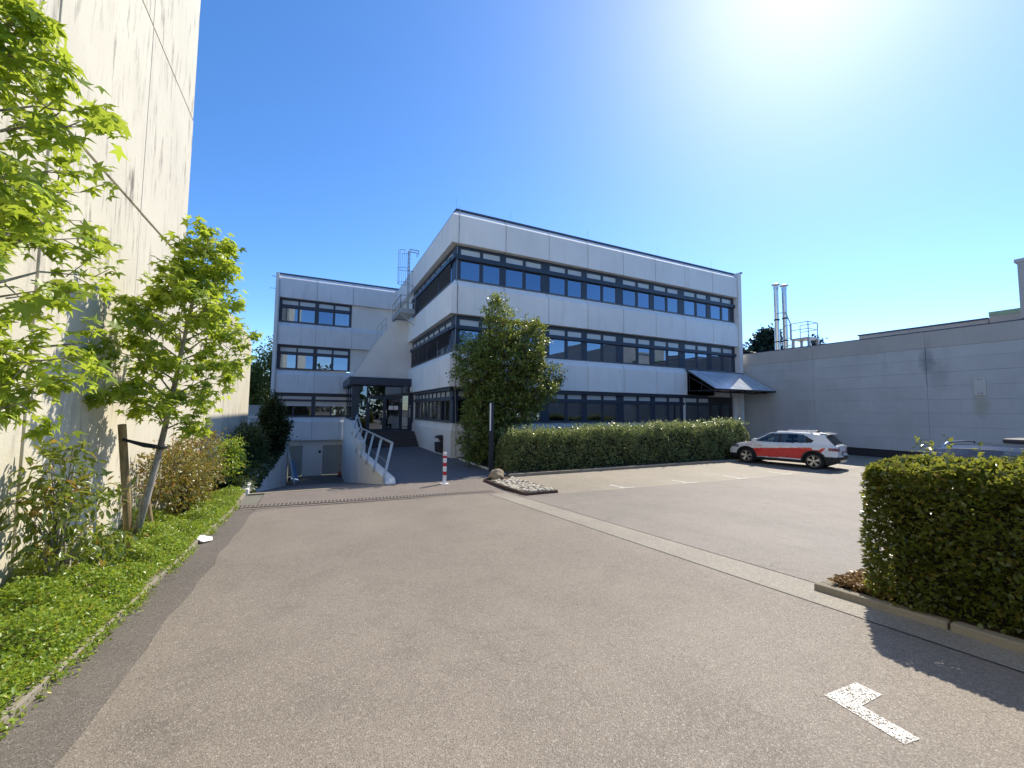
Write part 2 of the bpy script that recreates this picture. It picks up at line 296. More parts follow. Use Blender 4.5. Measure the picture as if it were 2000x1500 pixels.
# ------------------------------------------------------------------ geometry helpers
class MB:
    def __init__(s): s.v = []; s.f = []
    def add(s, vs, fs):
        o = len(s.v); s.v += [tuple(v) for v in vs]; s.f += [tuple(i + o for i in f) for f in fs]; return s
    def box(s, x0, y0, z0, x1, y1, z1):
        return s.add([(x0, y0, z0), (x1, y0, z0), (x1, y1, z0), (x0, y1, z0), (x0, y0, z1), (x1, y0, z1), (x1, y1, z1), (x0, y1, z1)],
                     [(0, 3, 2, 1), (4, 5, 6, 7), (0, 1, 5, 4), (1, 2, 6, 5), (2, 3, 7, 6), (3, 0, 4, 7)])
    def fbox(s, F, u0, u1, d0, d1, z0, z1):        # box in a wall frame: u along, d outwards, z up
        O, U, N = F
        P = lambda u, d, z: (O[0] + U[0] * u + N[0] * d, O[1] + U[1] * u + N[1] * d, z)
        return s.add([P(u0, d0, z0), P(u1, d0, z0), P(u1, d1, z0), P(u0, d1, z0), P(u0, d0, z1), P(u1, d0, z1), P(u1, d1, z1), P(u0, d1, z1)],
                     [(0, 3, 2, 1), (4, 5, 6, 7), (0, 1, 5, 4), (1, 2, 6, 5), (2, 3, 7, 6), (3, 0, 4, 7)])
    def fprism(s, F, prof, u0, u1):                 # profile (d,z) swept along u; u0,u1 constants or functions of d
        O, U, N = F
        a = u0 if callable(u0) else (lambda d: u0); b = u1 if callable(u1) else (lambda d: u1)
        P = lambda u, d, z: (O[0] + U[0] * u + N[0] * d, O[1] + U[1] * u + N[1] * d, z)
        n = len(prof); vs = [P(a(d), d, z) for d, z in prof] + [P(b(d), d, z) for d, z in prof]
        fs = [(i, (i + 1) % n, n + (i + 1) % n, n + i) for i in range(n)] + [tuple(range(n))[::-1], tuple(range(n, 2 * n))]
        return s.add(vs, fs)
    def prism(s, poly, axis, a, b):                 # polygon in the other two axes, extruded on axis
        def mk(p, c):
            return {'x': (c, p[0], p[1]), 'y': (p[0], c, p[1]), 'z': (p[0], p[1], c)}[axis]
        n = len(poly); vs = [mk(p, a) for p in poly] + [mk(p, b) for p in poly]
        return s.add(vs, [(i, (i + 1) % n, n + (i + 1) % n, n + i) for i in range(n)] + [tuple(range(n))[::-1], tuple(range(n, 2 * n))])
    def tube(s, pts, r, seg=6, cap=True):
        pts = [Vector(p) for p in pts]; rs = r if hasattr(r, '__len__') else [r] * len(pts)
        rings = []
        for i, p in enumerate(pts):
            d = (pts[min(i + 1, len(pts) - 1)] - pts[max(i - 1, 0)]).normalized()
            a = d.orthogonal() if abs(d.z) > 0.95 else d.cross(Vector((0, 0, 1)))
            a.normalize(); b = d.cross(a)
            if i and a.dot(rings[-1][1]) < 0: a, b = -a, -b
            rings.append(([p + (a * math.cos(2 * PI * k / seg) + b * math.sin(2 * PI * k / seg)) * rs[i] for k in range(seg)], a))
        vs = [v for rg, _ in rings for v in rg]; fs = []
        for i in range(len(pts) - 1):
            for k in range(seg):
                fs.append((i * seg + k, i * seg + (k + 1) % seg, (i + 1) * seg + (k + 1) % seg, (i + 1) * seg + k))
        if cap: fs += [tuple(range(seg))[::-1], tuple(range((len(pts) - 1) * seg, len(pts) * seg))]
        return s.add(vs, fs)
    def bar(s, p, q, w, h=None):
        h = h or w; p, q = Vector(p), Vector(q); d = (q - p).normalized()
        a = d.cross(Vector((0, 0, 1))) if abs(d.z) < 0.95 else d.cross(Vector((0, 1, 0)))
        a.normalize(); b = a.cross(d); a = a * w / 2; b = b * h / 2
        vs = [p - a - b, p + a - b, p + a + b, p - a + b, q - a - b, q + a - b, q + a + b, q - a + b]
        return s.add(vs, [(0, 3, 2, 1), (4, 5, 6, 7), (0, 1, 5, 4), (1, 2, 6, 5), (2, 3, 7, 6), (3, 0, 4, 7)])
    def lathe(s, prof, c=(0, 0, 0), seg=24, axis='z'):
        n = len(prof); vs = []
        for k in range(seg):
            t = 2 * PI * k / seg
            for r, h in prof:
                p = {'z': (r * math.cos(t), r * math.sin(t), h), 'y': (r * math.cos(t), h, r * math.sin(t))}[axis]
                vs.append((c[0] + p[0], c[1] + p[1], c[2] + p[2]))
        fs = [(k * n + i, ((k + 1) % seg) * n + i, ((k + 1) % seg) * n + i + 1, k * n + i + 1) for k in range(seg) for i in range(n - 1)]
        return s.add(vs, fs)

ORG = {}
def origin(o):
    return ORG.get(o.name, Vector((0, 0, 0)))
def link(name, me, parent=None):
    o = bpy.data.objects.new(name, me); COL.objects.link(o)
    if parent is not None: o.parent = parent; ORG[o.name] = origin(parent)
    return o
def build(name, mb, mat, parent=None, smooth=False, bevel=0.0, fix=True):
    off = origin(parent) if parent is not None else Vector((0, 0, 0))
    me = bpy.data.meshes.new(name)
    me.from_pydata([(v[0] - off[0], v[1] - off[1], v[2] - off[2]) for v in mb.v], [], mb.f)
    if fix:
        bm = bmesh.new(); bm.from_mesh(me); bmesh.ops.recalc_face_normals(bm, faces=bm.faces)
        bm.to_mesh(me); bm.free()
    me.materials.append(mat)
    if smooth:
        for p in me.polygons: p.use_smooth = True
    o = link(name, me, parent)
    if bevel:
        b = o.modifiers.new('bevel', 'BEVEL'); b.width = bevel; b.segments = 2; b.limit_method = 'ANGLE'
    return o
def tag(o, label=None, cat=None, group=None, kind=None):
    if label: o['label'] = label
    if cat: o['category'] = cat
    if group: o['group'] = group
    if kind: o['kind'] = kind
    return o
def thing(name, label, cat, loc=(0, 0, 0), rotz=0.0, group=None):
    o = bpy.data.objects.new(name, None); o.empty_display_size = 0.3; COL.objects.link(o)
    o.location = loc; o.rotation_euler = (0, 0, rotz)
    ORG[o.name] = Vector(loc) if rotz == 0 else Vector((0, 0, 0))
    return tag(o, label, cat, group)
def struct(name, mb, mat, parent=None, **kw): return tag(build(name, mb, mat, parent, **kw), kind='structure')

SL = 0.65 / 10.8
def zg(x, y):
    z = 0.0 if y >= 10.8 else SL * (10.8 - max(y, -3.0))
    if x > 5.5: z *= max(0.0, 1 - (x - 5.5) / 8.0)
    return z
def grid(x0, x1, y0, y1, dz=0.0, step=1.0, fz=zg):
    nx = max(1, int(math.ceil((x1 - x0) / step))); ny = max(1, int(math.ceil((y1 - y0) / step)))
    xs = [x0 + (x1 - x0) * i / nx for i in range(nx + 1)]; ys = [y0 + (y1 - y0) * i / ny for i in range(ny + 1)]
    for br in (10.8, -3.0):
        if y0 < br < y1 and all(abs(br - y) > 1e-6 for y in ys): ys = sorted(ys + [br])
    mb = MB(); n = len(xs)
    mb.add([(x, y, fz(x, y) + dz) for y in ys for x in xs],
           [(j * n + i, j * n + i + 1, (j + 1) * n + i + 1, (j + 1) * n + i) for j in range(len(ys) - 1) for i in range(n - 1)])
    return mb

# ------------------------------------------------------------------ ground
mb = MB(); B = 900
mb.add([(-B, -B, -0.03), (B, -B, -0.03), (B, 13.0, -0.03), (-B, 13.0, -0.03)], [(0, 1, 2, 3)])
mb.add([(-B, 13.0, -0.03), (-1.5, 13.0, -0.03), (-1.5, 34.3, -0.03), (-B, 34.3, -0.03)], [(0, 1, 2, 3)])
mb.add([(2.05, 13.0, -0.03), (B, 13.0, -0.03), (B, 34.3, -0.03), (2.05, 34.3, -0.03)], [(0, 1, 2, 3)])
mb.add([(-B, 34.3, -0.03), (B, 34.3, -0.03), (B, B, -0.03), (-B, B, -0.03)], [(0, 1, 2, 3)])
struct('ground', mb, M['land'])
dw = grid(-1.12, 4.32, -30, 10.6, 0.0, 0.34)
def wob(y): return .014 * math.sin(y * 2.3) + .012 * math.sin(y * 5.9 + 1) + .010 * math.sin(y * 13.7)
dw.v = [(x + wob(y), y, z + .004) if x < -1.1 else (x, y, z + .004 if x < 4.1 else z) for x, y, z in dw.v]
struct('driveway', dw, M['asphalt'])
struct('driveway_edge', grid(-1.54, -.95, -30, 10.59), M['asphalt_dk'])
struct('driveway_edge', grid(-1.54, -1.13, 10.6, 11.4), M['asphalt_dk'])
struct('concrete_strip', grid(4.345, 4.875, -30, 10.3), M['strip'])
struct('strip_joint', grid(4.32, 4.345, -30, 10.3, -0.004), M['joint'])
struct('strip_joint', grid(4.875, 4.895, -30, 10.3, -0.004), M['joint'])
struct('parking_lot', grid(4.895, 27.3, -30, 9.40), M['asphalt_lot'])
struct('parking_bays', grid(6.08, 27.3, 9.40, 12.78), M['asphalt_bay'])
struct('forecourt', grid(-1.12, 4.32, 10.6, 13.0), M['apron'])
struct('forecourt', grid(4.32, 6.08, 10.3, 13.0), M['apron'])
struct('forecourt', grid(4.895, 6.08, 9.40, 10.3), M['apron'])
struct('entrance_path', grid(2.36, 6.08, 13.0, 25.3, 0.004), M['path'])
struct('planting_soil', grid(-2.85, -1.66, -30, 13.0, 0.09), M['earth'])
struct('bed_soil', grid(6.17, 27.0, 12.9, 18.95, 0.05), M['earth'])
def bedz(x, y): return 0.12 + 0.10 * min(1, (y - 13) / 5.0)
struct('terrace_soil', grid(-2.9, -1.72, 13.0, 33.7, 0.0, 1.0, bedz), M['earth'])
# ramp
def rampz(x, y): return -2.75 * min(1.0, max(0.0, (y - 13.0) / 17.5))
struct('garage_ramp', grid(-1.5, 2.05, 13.0, 34.3, -0.005, 1.0, rampz), M['ramp'])
struct('ramp_threshold', MB().box(-1.5, 12.86, -0.2, 2.02, 13.0, 0.008), M['kerb'])

# kerbs, one stone at a time
kl = tag(MB() and bpy.data.objects.new('kerb', None), kind='structure'); COL.objects.link(kl)
y = -6.0
while y < 12.8:
    ln = 0.98
    m = MB(); z0, z1 = zg(0, y), zg(0, y + ln); j = random.uniform(-0.008, 0.008); h = random.uniform(0.045, 0.065)
    m.add([(-1.66 + j, y, z0 - .1), (-1.54 + j, y, z0 - .1), (-1.54 + j, y + ln, z1 - .1), (-1.66 + j, y + ln, z1 - .1),
           (-1.66 + j, y, z0 + h), (-1.55 + j, y, z0 + h), (-1.55 + j, y + ln, z1 + h), (-1.66 + j, y + ln, z1 + h)],
          [(0, 3, 2, 1), (4, 5, 6, 7), (0, 1, 5, 4), (1, 2, 6, 5), (2, 3, 7, 6), (3, 0, 4, 7)])
    build('kerb_stone', m, M['kerb'], kl, bevel=0.015); y += 1.0
kb = tag(bpy.data.objects.new('kerb', None), kind='structure'); COL.objects.link(kb)
x = 6.1
while x < 26.2:
    build('kerb_stone', MB().box(x, 12.78, -.1, x + .985, 12.89, 0.10 + random.uniform(-.006, .006)), M['kerb'], kb, bevel=0.012); x += 1.0
y = 13.15
while y < 18.0:
    build('kerb_stone', MB().box(6.08, y, -.1, 6.16, y + .985, 0.07), M['kerb_lt'], kb, bevel=0.01); y += 1.0
kh = tag(bpy.data.objects.new('kerb', None), kind='structure'); COL.objects.link(kh)
y = 2.52
while y > -6:
    ln = 0.985; z0, z1 = zg(4.7, y), zg(4.7, y - ln); m = MB(); h = 0.06 + random.uniform(-.008, .008)
    m.add([(4.68, y - ln, z1 - .1), (4.80, y - ln, z1 - .1), (4.80, y, z0 - .1), (4.68, y, z0 - .1),
           (4.69, y - ln, z1 + h), (4.80, y - ln, z1 + h), (4.80, y, z0 + h), (4.69, y, z0 + h)],
          [(0, 3, 2, 1), (4, 5, 6, 7), (0, 1, 5, 4), (1, 2, 6, 5), (2, 3, 7, 6), (3, 0, 4, 7)])
    build('kerb_stone', m, M['kerb'], kh, bevel=0.015); y -= 1.0
x = 4.81
while x < 6.3:
    z0 = zg(x, 2.46); build('kerb_stone', MB().box(x, 2.41, z0 - .2, x + .7, 2.52, z0 + .055), M['kerb'], kh, bevel=0.012); x += 0.71
struct('hedge_soil', grid(4.80, 6.3, -6.0, 2.41, 0.045), M['earth'])

# drain channel
dr = tag(bpy.data.objects.new('drain_channel', None), kind='structure'); COL.objects.link(dr)
A0, A1 = Vector((-1.54, 11.28, 0)), Vector((4.62, 10.73, 0)); D = (A1 - A0).normalized(); Np = Vector((-D.y, D.x, 0)); Ld = (A1 - A0).length
def quad(mb, c, hx, hy, z, dz=0.0):
    p = [c + D * a + Np * b for a, b in ((-hx, -hy), (hx, -hy), (hx, hy), (-hx, hy))]
    mb.add([(q.x, q.y, zg(q.x, q.y) + z) for q in p], [(0, 1, 2, 3)])
m = MB(); quad(m, (A0 + A1) / 2, Ld / 2, 0.28, 0.005); build('channel_bed', m, M['apron'], dr)
m = MB(); quad(m, (A0 + A1) / 2, Ld / 2, 0.115, 0.009); build('channel', m, M['joint'], dr)
m = MB(); n = int(Ld / 0.085)
for i in range(n):
    c = A0 + D * (0.0425 + i * 0.085); p = c - Np * 0.115; q = c + Np * 0.115
    m.bar((p.x, p.y, zg(p.x, p.y) + .014), (q.x, q.y, zg(q.x, q.y) + .014), 0.045, 0.012)
for sg in (-1, 1):
    p = A0 + Np * .125 * sg; q = A1 + Np * .125 * sg; m.bar((p.x, p.y, zg(p.x, p.y) + .012), (q.x, q.y, zg(q.x, q.y) + .012), .022, .014)
tag(build('grate', m, M['grate'], dr), kind='stuff')

# painted bay markings
def marking(name, polys):
    m = MB()
    for poly in polys:
        m.add([(x, y, zg(x, y) + .008) for x, y in poly], [tuple(range(len(poly)))])
    return struct(name, m, M['paint_line'])
marking('bay_marking', [[(2.90, 1.52), (3.22, 1.50), (3.215, 1.36), (2.985, 1.365), (2.945, 1.09), (2.825, 1.11)][::-1]])
for k in range(6):
    x = 8.2 + 2.60 * k
    marking('bay_marking', [[(x - .1, 9.42), (x + .48, 9.42), (x + .48, 9.51), (x - .1, 9.51)],
                            [(x + .02, 9.515), (x + .14, 9.515), (x + .16, 10.15), (x + .04, 10.15)]])

# ------------------------------------------------------------------ left concrete hall
hall = thing('concrete_hall', 'tall windowless cream concrete hall with streaked wall panels behind the young trees', 'building', (-2.85, 5, 0))
XL = -2.85
ys = [11.68 - 2.665 * k for k in range(0, 9)]
zs = [-0.1, 5.66, 9.09, 12.52, 15.95, 19.4]
for i in range(len(ys) - 1):
    for k in range(len(zs) - 1):
        e = random.uniform(-.006, .006)
        g = 0.014
        zb = zs[k] + (0.0 if k == 0 else .022); zt = zs[k + 1] - .022
        build('wall_panel', MB().box(XL - .25 + e, ys[i + 1] + g, zb, XL + e, ys[i] - g, zt), M['wall_cream'], hall, bevel=0.008)
for i, (a, b) in enumerate(((11.70, 14.34), (14.36, 17.0), (17.02, 19.66), (19.68, 21.9))):
    build('wall_panel', MB().box(XL - .25, a + .012, -.1, XL + random.uniform(-.005, .005), b - .012, 5.66), M['wall_cream'], hall, bevel=0.008)
build('wall_panel', MB().prism([(21.92, -.1), (23.08, -.1), (23.08, 5.30), (22.2, 5.66), (21.92, 5.66)], 'x', XL - .25, XL), M['wall_cream'], hall, bevel=0.008)
build('hall_body', MB().box(-22, -9.5, -.1, XL - .26, 11.6, 19.3).box(-22, 11.6, -.1, XL - .26, 23.0, 5.5), M['joint_grey'], hall)
build('joint_backing', MB().box(XL - .2, -9.5, 5.60, XL - .03, 11.66, 5.72).box(XL - .2, -9.5, 9.03, XL - .03, 11.66, 9.15), M['joint'], hall)

# ------------------------------------------------------------------ office building
office = thing('office_building', 'three storey white panel office block with dark blue window bands and rear wing', 'building', (6, 18.92, 0))
FF = ((0, 18.92, 0), (1, 0, 0), (0, -1, 0))      # main front
FL = ((6.0, 0, 0), (0, 1, 0), (-1, 0, 0))        # left face
FW = ((0, 34.05, 0), (1, 0, 0), (0, -1, 0))      # rear wing front
XR = 26.64; YB = 28.6
joints = [6.03, 8.58, 11.16, 13.74, 16.32, 18.91, 21.50, 24.12, XR]
def prof(zb, zt, d=0.30, ch=0.34, dt=0.03): return [(-.12, zb), (d, zb), (d, zt - ch), (dt, zt), (-.12, zt)]
PB = [(3.40, 5.14), (6.93, 8.66), (10.43, 12.16)]
for k, (zb, zt) in enumerate(PB):
    pf = prof(zb, zt) if k < 2 else [(-.12, zb), (.30, zb), (.30, zt - .34), (.0, zt), (-.12, zt)]
    for i in range(8):
        if k == 0 and i == 7: continue
        w = .022 if i % 2 == 0 else .013
        build('facade_panel', MB().fprism(FF, pf, joints[i] + w, joints[i + 1] - w), M['panel'], office, bevel=0.01)
    if k == 0: build('facade_panel', MB().fprism(FF, pf, 24.126 - 2.62, XR), M['panel'], office, bevel=0.01)
    c = MB().fprism(FF, pf, lambda d: 6.0 - d, 6.02).fprism(FL, pf, lambda d: 18.92 - d, 23.60)
    build('facade_panel', c, M['panel'], office)
    build('facade_panel', MB().fprism(FL, pf, 23.612, 27.50), M['panel'], office)
    build('facade_panel', MB().fprism(FL, pf, 27.512, 33.7 if k else 28.4), M['panel'], office)
# base wall below the ground floor windows
bp = [(-.12, -.2), (.12, -.2), (.12, 1.28), (.0, 1.64), (-.12, 1.64)]
c = MB().fprism(FF, bp, lambda d: 6.0 - d, 6.4).fprism(FL, bp, lambda d: 18.92 - d, 27.4)
build('base_wall', c, M['plinth'], office)
for a, b in ((6.42, 11.15), (11.17, 16.31), (16.33, 21.45)):
    build('base_wall', MB().fprism(FF, bp, a, b), M['plinth'], office)
build('coping', MB().box(5.935, 18.855, 12.163, 26.95, 19.2, 12.25).box(5.935, 19.2, 12.163, 6.3, 34.0, 12.25), M['coping'], office)
build('roof', MB().box(6.0, 19.0, 12.0, 26.9, 34.0, 12.12), M['room_dark'], office)
fin = MB().box(26.66, 18.56, -.1, 27.02, 19.3, 12.20); build('end_pier', fin, M['panel'], office)
build('coping', MB().box(26.955, 18.50, 12.205, 27.10, 19.3, 12.29), M['coping'], office)
build('conductor', MB().tube([(6.025, 18.55, 12.2), (6.025, 18.50, 11.9), (6.025, 18.60, 10.4), (6.03, 18.83, 10.38), (6.03, 18.83, 8.7), (6.0, 18.60, 8.3), (6.01, 18.60, 7.0), (6.02, 18.80, 6.9), (6.0, 18.8, 5.2), (5.98, 18.60, 4.8), (5.98, 18.6, 3.4), (6.1, 18.75, 1.7), (6.12, 18.77, 0.1)], .013, 5), M['steel'], office)
for x, y in ((9, 19), (14, 19), (19.5, 19), (24.5, 19), (6, 19)):
    build('lightning_rod', MB().tube([(x, y, 12.2), (x, y, 12.9)], .004, 5), M['steel_dk'], office)
# interior: slabs, rooms
for z in (0.9, 4.55, 8.1):
    build('floor_slab', MB().box(6.3, 19.2, z, 26.6, 33, z + .12), M['room'], office)
for z in (3.35, 6.90, 10.40):
    build('ceiling', MB().box(6.22, 19.12, z, 26.6, 33, z + .08), M['blind_white'], office)
build('inner_wall', MB().box(6.3, 24.2, .95, 26.6, 24.3, 12.0).box(10.5, 24.2, .95, 10.6, 33, 12.0), M['room'], office)
for x in (11.28, 16.42, 21.6):
    build('inner_wall', MB().box(x - .05, 19.3, .95, x + .05, 24.2, 12.0), M['room'], office)

ZF = {3: (8.66, 8.75, 9.70, 9.97, 10.28, 10.43), 2: (5.14, 5.22, 6.21, 6.445, 6.74, 6.93), 1: (1.64, 1.73, 2.73, 2.95, 3.196, 3.40)}
def window(F, u0, u1, cols, zf, gl, parent=office, blind=True, low=True, box=0.13, sill=True):
    zs_, l0, l1, t0, t1, tp = zf; m = MB()
    cuts = [u0] + [c for p in cols for c in p] + [u1]
    for a, b in zip(cuts[::2], cuts[1::2]):
        if b - a > 1e-4: m.fbox(F, a, b, -.10, .0, zs_, tp)
    for a, b in cols:
        m.fbox(F, a, b, -.10, -.002, zs_, l0); m.fbox(F, a, b, -.10, -.002, l1, t0); m.fbox(F, a, b, -.10, -.002, t1, tp)
    m.fbox(F, u0, u1, .002, box, l1 + .02, t0 - .03)
    w = build('window', m, M['frame'], parent)
    for a, b in cols:
        build('pane', MB().fbox(F, a, b, -.062, -.045, l0, l1), gl, w)
        build('pane', MB().fbox(F, a, b, -.062, -.045, t0, t1), M['glass_top'], w)
        bead = MB().fbox(F, a, b, -.044, -.02, l0, l0 + .022).fbox(F, a, a + .018, -.044, -.02, l0 + .022, l1).fbox(F, b - .018, b, -.044, -.02, l0 + .022, l1)
        build('sash', bead, M['frame_lt'], w)
        if blind: build('blind', MB().fbox(F, a - .02, b + .02, -.20, -.17, t0 - .04, t1 + .04), M['blind_white'], w)
    if sill: build('sill', MB().fbox(F, u0, u1, .003, .085, zs_ + .003, zs_ + .035), M['frame_lt'], w)
    return w
for fl in (3, 2, 1):
    for i in range(8):
        if fl == 1 and i == 7: continue
        a = joints[i] if i else 6.0; j = joints[i]
        cols = [(j + .22, j + 1.25), (j + 1.41, j + 2.36)] if i % 2 == 0 else [(j + .14, j + 1.16), (j + 1.31, j + 2.27)]
        b = joints[i + 1] if not (fl == 1 and i == 6) else 21.32
        if fl == 1 and i == 6: b = 21.46
        window(FF, a + .001, b - .001, cols, ZF[fl], M['glass'] if fl > 1 else M['glass_low'], box=0.13 if fl > 1 else 0.10)
    if fl == 1:
        build('head_board', MB().fbox(FF, 6.0, 21.46, .003, .20, 3.225, 3.395), M['frame'], office)
# a few lowered blinds and things indoors behind the upper panes
for (x0, x1, z0, z1) in ((16.56, 17.56, 5.25, 6.2), (15.6, 16.05, 8.8, 9.7), (20.4, 20.9, 8.8, 9.7), (11.5, 12.4, 5.7, 6.2), (19.1, 20.2, 1.75, 2.7), (12.6, 13.5, 2.0, 2.7), (25.9, 26.3, 8.8, 9.7)):
    build('blind', MB().box(x0, 19.25, z0, x1, 19.27, z1), M['blind_white'], office)
# ceiling lights visible in the upper left pane
for k in range(3):
    build('ceiling_lamp', MB().box(7.7 + .28 * k, 20.2, 10.32, 7.85 + .28 * k, 21.6, 10.38), M['blind_white'], office)

# left face windows
def blind_louvre(F, u0, u1, z0, z1, parent):
    m = MB(); z = z0 + .03
    O, U, N = F
    while z < z1:
        P = lambda u, d, zz: (O[0] + U[0] * u + N[0] * d, O[1] + U[1] * u + N[1] * d, zz)
        m.add([P(u0, .045, z), P(u1, .045, z), P(u1, .095, z + .042), P(u0, .095, z + .042)], [(0, 1, 2, 3)]); z += .066
    for u in (u0 + .03, (u0 + u1) / 2, u1 - .03): m.fbox(F, u - .008, u + .008, .066, .074, z0, z1)
    return build('venetian_blind', m, M['slat'], parent, fix=False)
lb = [19.45, 21.75, 24.05, 26.35, 28.45]
for fl in (3, 2):
    zf = ZF[fl]
    for k in range(4):
        a, b = lb[k], lb[k + 1]; st = (b - a) / 2
        w = window(FL, a + .001, b - .001, [(a + .08, a + st - .06), (a + st + .06, b - .08)], zf, M['glass'], box=.16)
        blind_louvre(FL, a + .04, b - .04, zf[1] - (.06 if not (fl == 2 and k == 0) else -.28), zf[2] + .02, w)
    c = build('corner_post', MB().box(6.002, 18.922, zf[0], 6.2, 19.45, zf[5]).fbox(FL, 18.79, 19.45, .002, .13, zf[2] + .02, zf[3] - .03), M['frame'], office)
zf = ZF[1]
for k in range(3):
    a = 19.45 + 2.55 * k; b = a + 2.55; st = 2.55 / 3
    window(FL, a + .001, b - .001, [(a + st * q + .05, a + st * (q + 1) - .05) for q in range(3)], zf, M['glass_low'], box=.10, blind=False)
build('corner_post', MB().box(6.002, 18.922, zf[0], 6.2, 19.45, zf[5]).fbox(FL, 18.82, 27.1, .003, .20, 3.225, 3.395).fbox(FL, 18.82, 19.45, .003, .10, 2.75, 2.92), M['frame'], office)
build('wall', MB().fbox(FL, 28.46, 33.7, -.1, -.004, 3.3, 10.5), M['render'], office)
build('wall', MB().box(5.97, 27.1, -.1, 6.3, 28.4, 3.395), M['render'], office)

# rear wing
wingP = [(-.12, 1.64, 3.40, 0), ]
wz = [(-.08, 1.62), (3.41, 5.07), (6.93, 8.60), (10.40, 12.16)]
wj = [-2.66, -.13, 2.41, 5.9]
for k, (zb, zt) in enumerate(wz):
    pf = prof(zb, zt) if k < 3 else [(-.12, zb), (.30, zb), (.30, zt - .34), (.0, zt), (-.12, zt)]
    for i in range(3):
        if k == 0 and i == 2: continue
        b = wj[i + 1] - .008 if i < 2 else 6.9
        if k == 0 and i == 1: b = 2.03
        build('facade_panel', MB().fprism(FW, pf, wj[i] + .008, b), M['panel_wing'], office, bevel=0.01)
wcols = [[(-2.42, -1.38), (-1.28, -.24)], [(.02, 1.03), (1.16, 2.19)]]
for fl, dz in ((3, -.03), (2, .0)):
    zf = tuple(z + dz for z in ZF[fl])
    for q, (a, b) in enumerate(((-2.62, -.13), (-.13, 2.36))):
        window(FW, a + .001, b - .001, wcols[q], zf, M['glass'], blind=True, box=.06)
    build('wall', MB().fbox(FW, 2.37, 6.9, -.15, -.01, zf[0] - .05, zf[5] + .1), M['render'], office)
zf = (1.62, 1.77, 2.46, 2.93, 3.15, 3.41)
for q, (a, b) in enumerate(((-2.66, -.13), (-.13, 2.36))):
    m = MB(); cc = [(a + .2, a + 1.2), (a + 1.32, b - .12)]
    m.fbox(FW, a, a + .18, -.1, .0, 1.62, 3.41).fbox(FW, b - .10, b, -.1, .0, 1.62, 3.41).fbox(FW, a + .18, b - .1, -.1, .0, 3.16, 3.41)
    m.fbox(FW, a, b, .003, .10, 2.79, 2.93).fbox(FW, a + .18, b - .1, -.1, .0, 1.62, 1.76).fbox(FW, a + 1.2, a + 1.32, -.1, -.002, 1.76, 2.46)
    w = build('window', m, M['frame'], office)
    for u, v in cc: build('pane', MB().fbox(FW, u, v, -.06, -.045, 1.76, 2.80), M['glass_low'], w)
    build('roller_shutter', MB().fbox(FW, a + .19, b - .11, -.04, -.02, 2.94, 3.155), M['shutter'], w)
    build('roller_shutter', MB().fbox(FW, a + .19, b - .11, -.04, -.02, 2.44, 2.785), M['shutter'], w)
    build('sill', MB().fbox(FW, a, b, .003, .1, 1.625, 1.66), M['frame_lt'], w)
build('coping', MB().box(-2.86, 33.985, 12.163, 5.93, 34.3, 12.25), M['coping'], office)
build('end_pier', MB().box(-2.88, 33.70, -.1, -2.67, 34.3, 12.15), M['panel_wing'], office)
build('downpipe', MB().tube([(-2.62, 33.68, 11.6), (-2.62, 33.68, 0.0)], .03, 6), M['steel'], office)
build('gutter_spout', MB().bar((-3.15, 33.9, 11.9), (-2.86, 33.9, 11.9), .04).bar((-3.25, 33.9, 11.0), (-2.86, 33.9, 11.0), .03), M['steel'], office)
build('wing_body', MB().box(-2.85, 36.9, -3, 2.3, 44, 12.1).box(-2.85, 34.31, 12.0, 6.2, 44, 12.12).box(-2.85, 34.31, -3, -2.7, 37, 12.1), M['room'], office)
for z in (1.3, 4.55, 8.1): build('floor_slab', MB().box(-2.7, 34.2, z, 2.3, 37, z + .12), M['room'], office)
for z in (3.42, 6.95, 10.42): build('ceiling', MB().box(-2.7, 34.17, z, 2.3, 37, z + .08), M['blind_white'], office)
# basement front with two doors
bw = build('basement_wall', MB().box(-2.0, 34.2, -2.9, -1.62, 34.5, -.03).box(-.68, 34.2, -2.9, .68, 34.5, -.03).box(2.03, 34.2, -2.9, 2.6, 34.5, -.03).box(-1.62, 34.2, -.5, -.68, 34.5, -.03).box(.68, 34.2, -.5, 2.03, 34.5, -.03), M['render'], office)
for a, b, hx in ((-1.62, -.68, -.76), (.68, 2.03, .77)):
    d = build('basement_door', MB().box(a + .02, 34.26, -2.73, b - .02, 34.31, -.52), M['door_grey'], office, bevel=.006)
    build('door_handle', MB().bar((hx, 34.22, -1.70), (hx + (.12 if hx > 0 else -.12), 34.22, -1.70), .025).bar((hx, 34.26, -1.70), (hx, 34.215, -1.70), .03), M['steel'], d)
build('vent', MB().lathe([(0, -.03), (.09, -.03), (.10, 0), (.10, .03)], (.48, 34.19, -.98), 14, 'y'), M['joint'], office)
build('wall_lamp', MB().box(-1.52, 33.45, 1.18, -1.36, 33.72, 1.42), M['steel_dk'], office)

# slanted escape stair on the wing
st = build('stair_wall', MB().prism([(2.18, 4.31), (5.98, 4.31), (5.98, 8.44), (4.86, 8.44), (4.40, 7.87), (3.69, 6.95)], 'y', 28.55, 28.75), M['render'], office)
m = MB()
for k in range(24):
    x = 2.35 + k * .108; z = 4.3 + k * .174
    m.box(x, 28.76, z - .1, x + .3, 29.8, z + .02)
build('stair_flight', m, M['steel'], office)
m = MB()
def rail(m, p, q, n, h=1.0, r=.022):
    p, q = Vector(p), Vector(q)
    for k in range(n + 1):
        c = p.lerp(q, k / n); m.bar(c, c + Vector((0, 0, h)), r * 1.6)
    for t in (1.0, .55): m.bar(p + Vector((0, 0, h * t)), q + Vector((0, 0, h * t)), r * 1.8)
rail(m, (3.66, 28.86, 6.9), (4.25, 28.86, 7.65), 2, .95)
m.bar((2.2, 28.58, 4.55), (3.72, 28.52, 7.15), .05)
build('stair_rail', m, M['steel'], office)
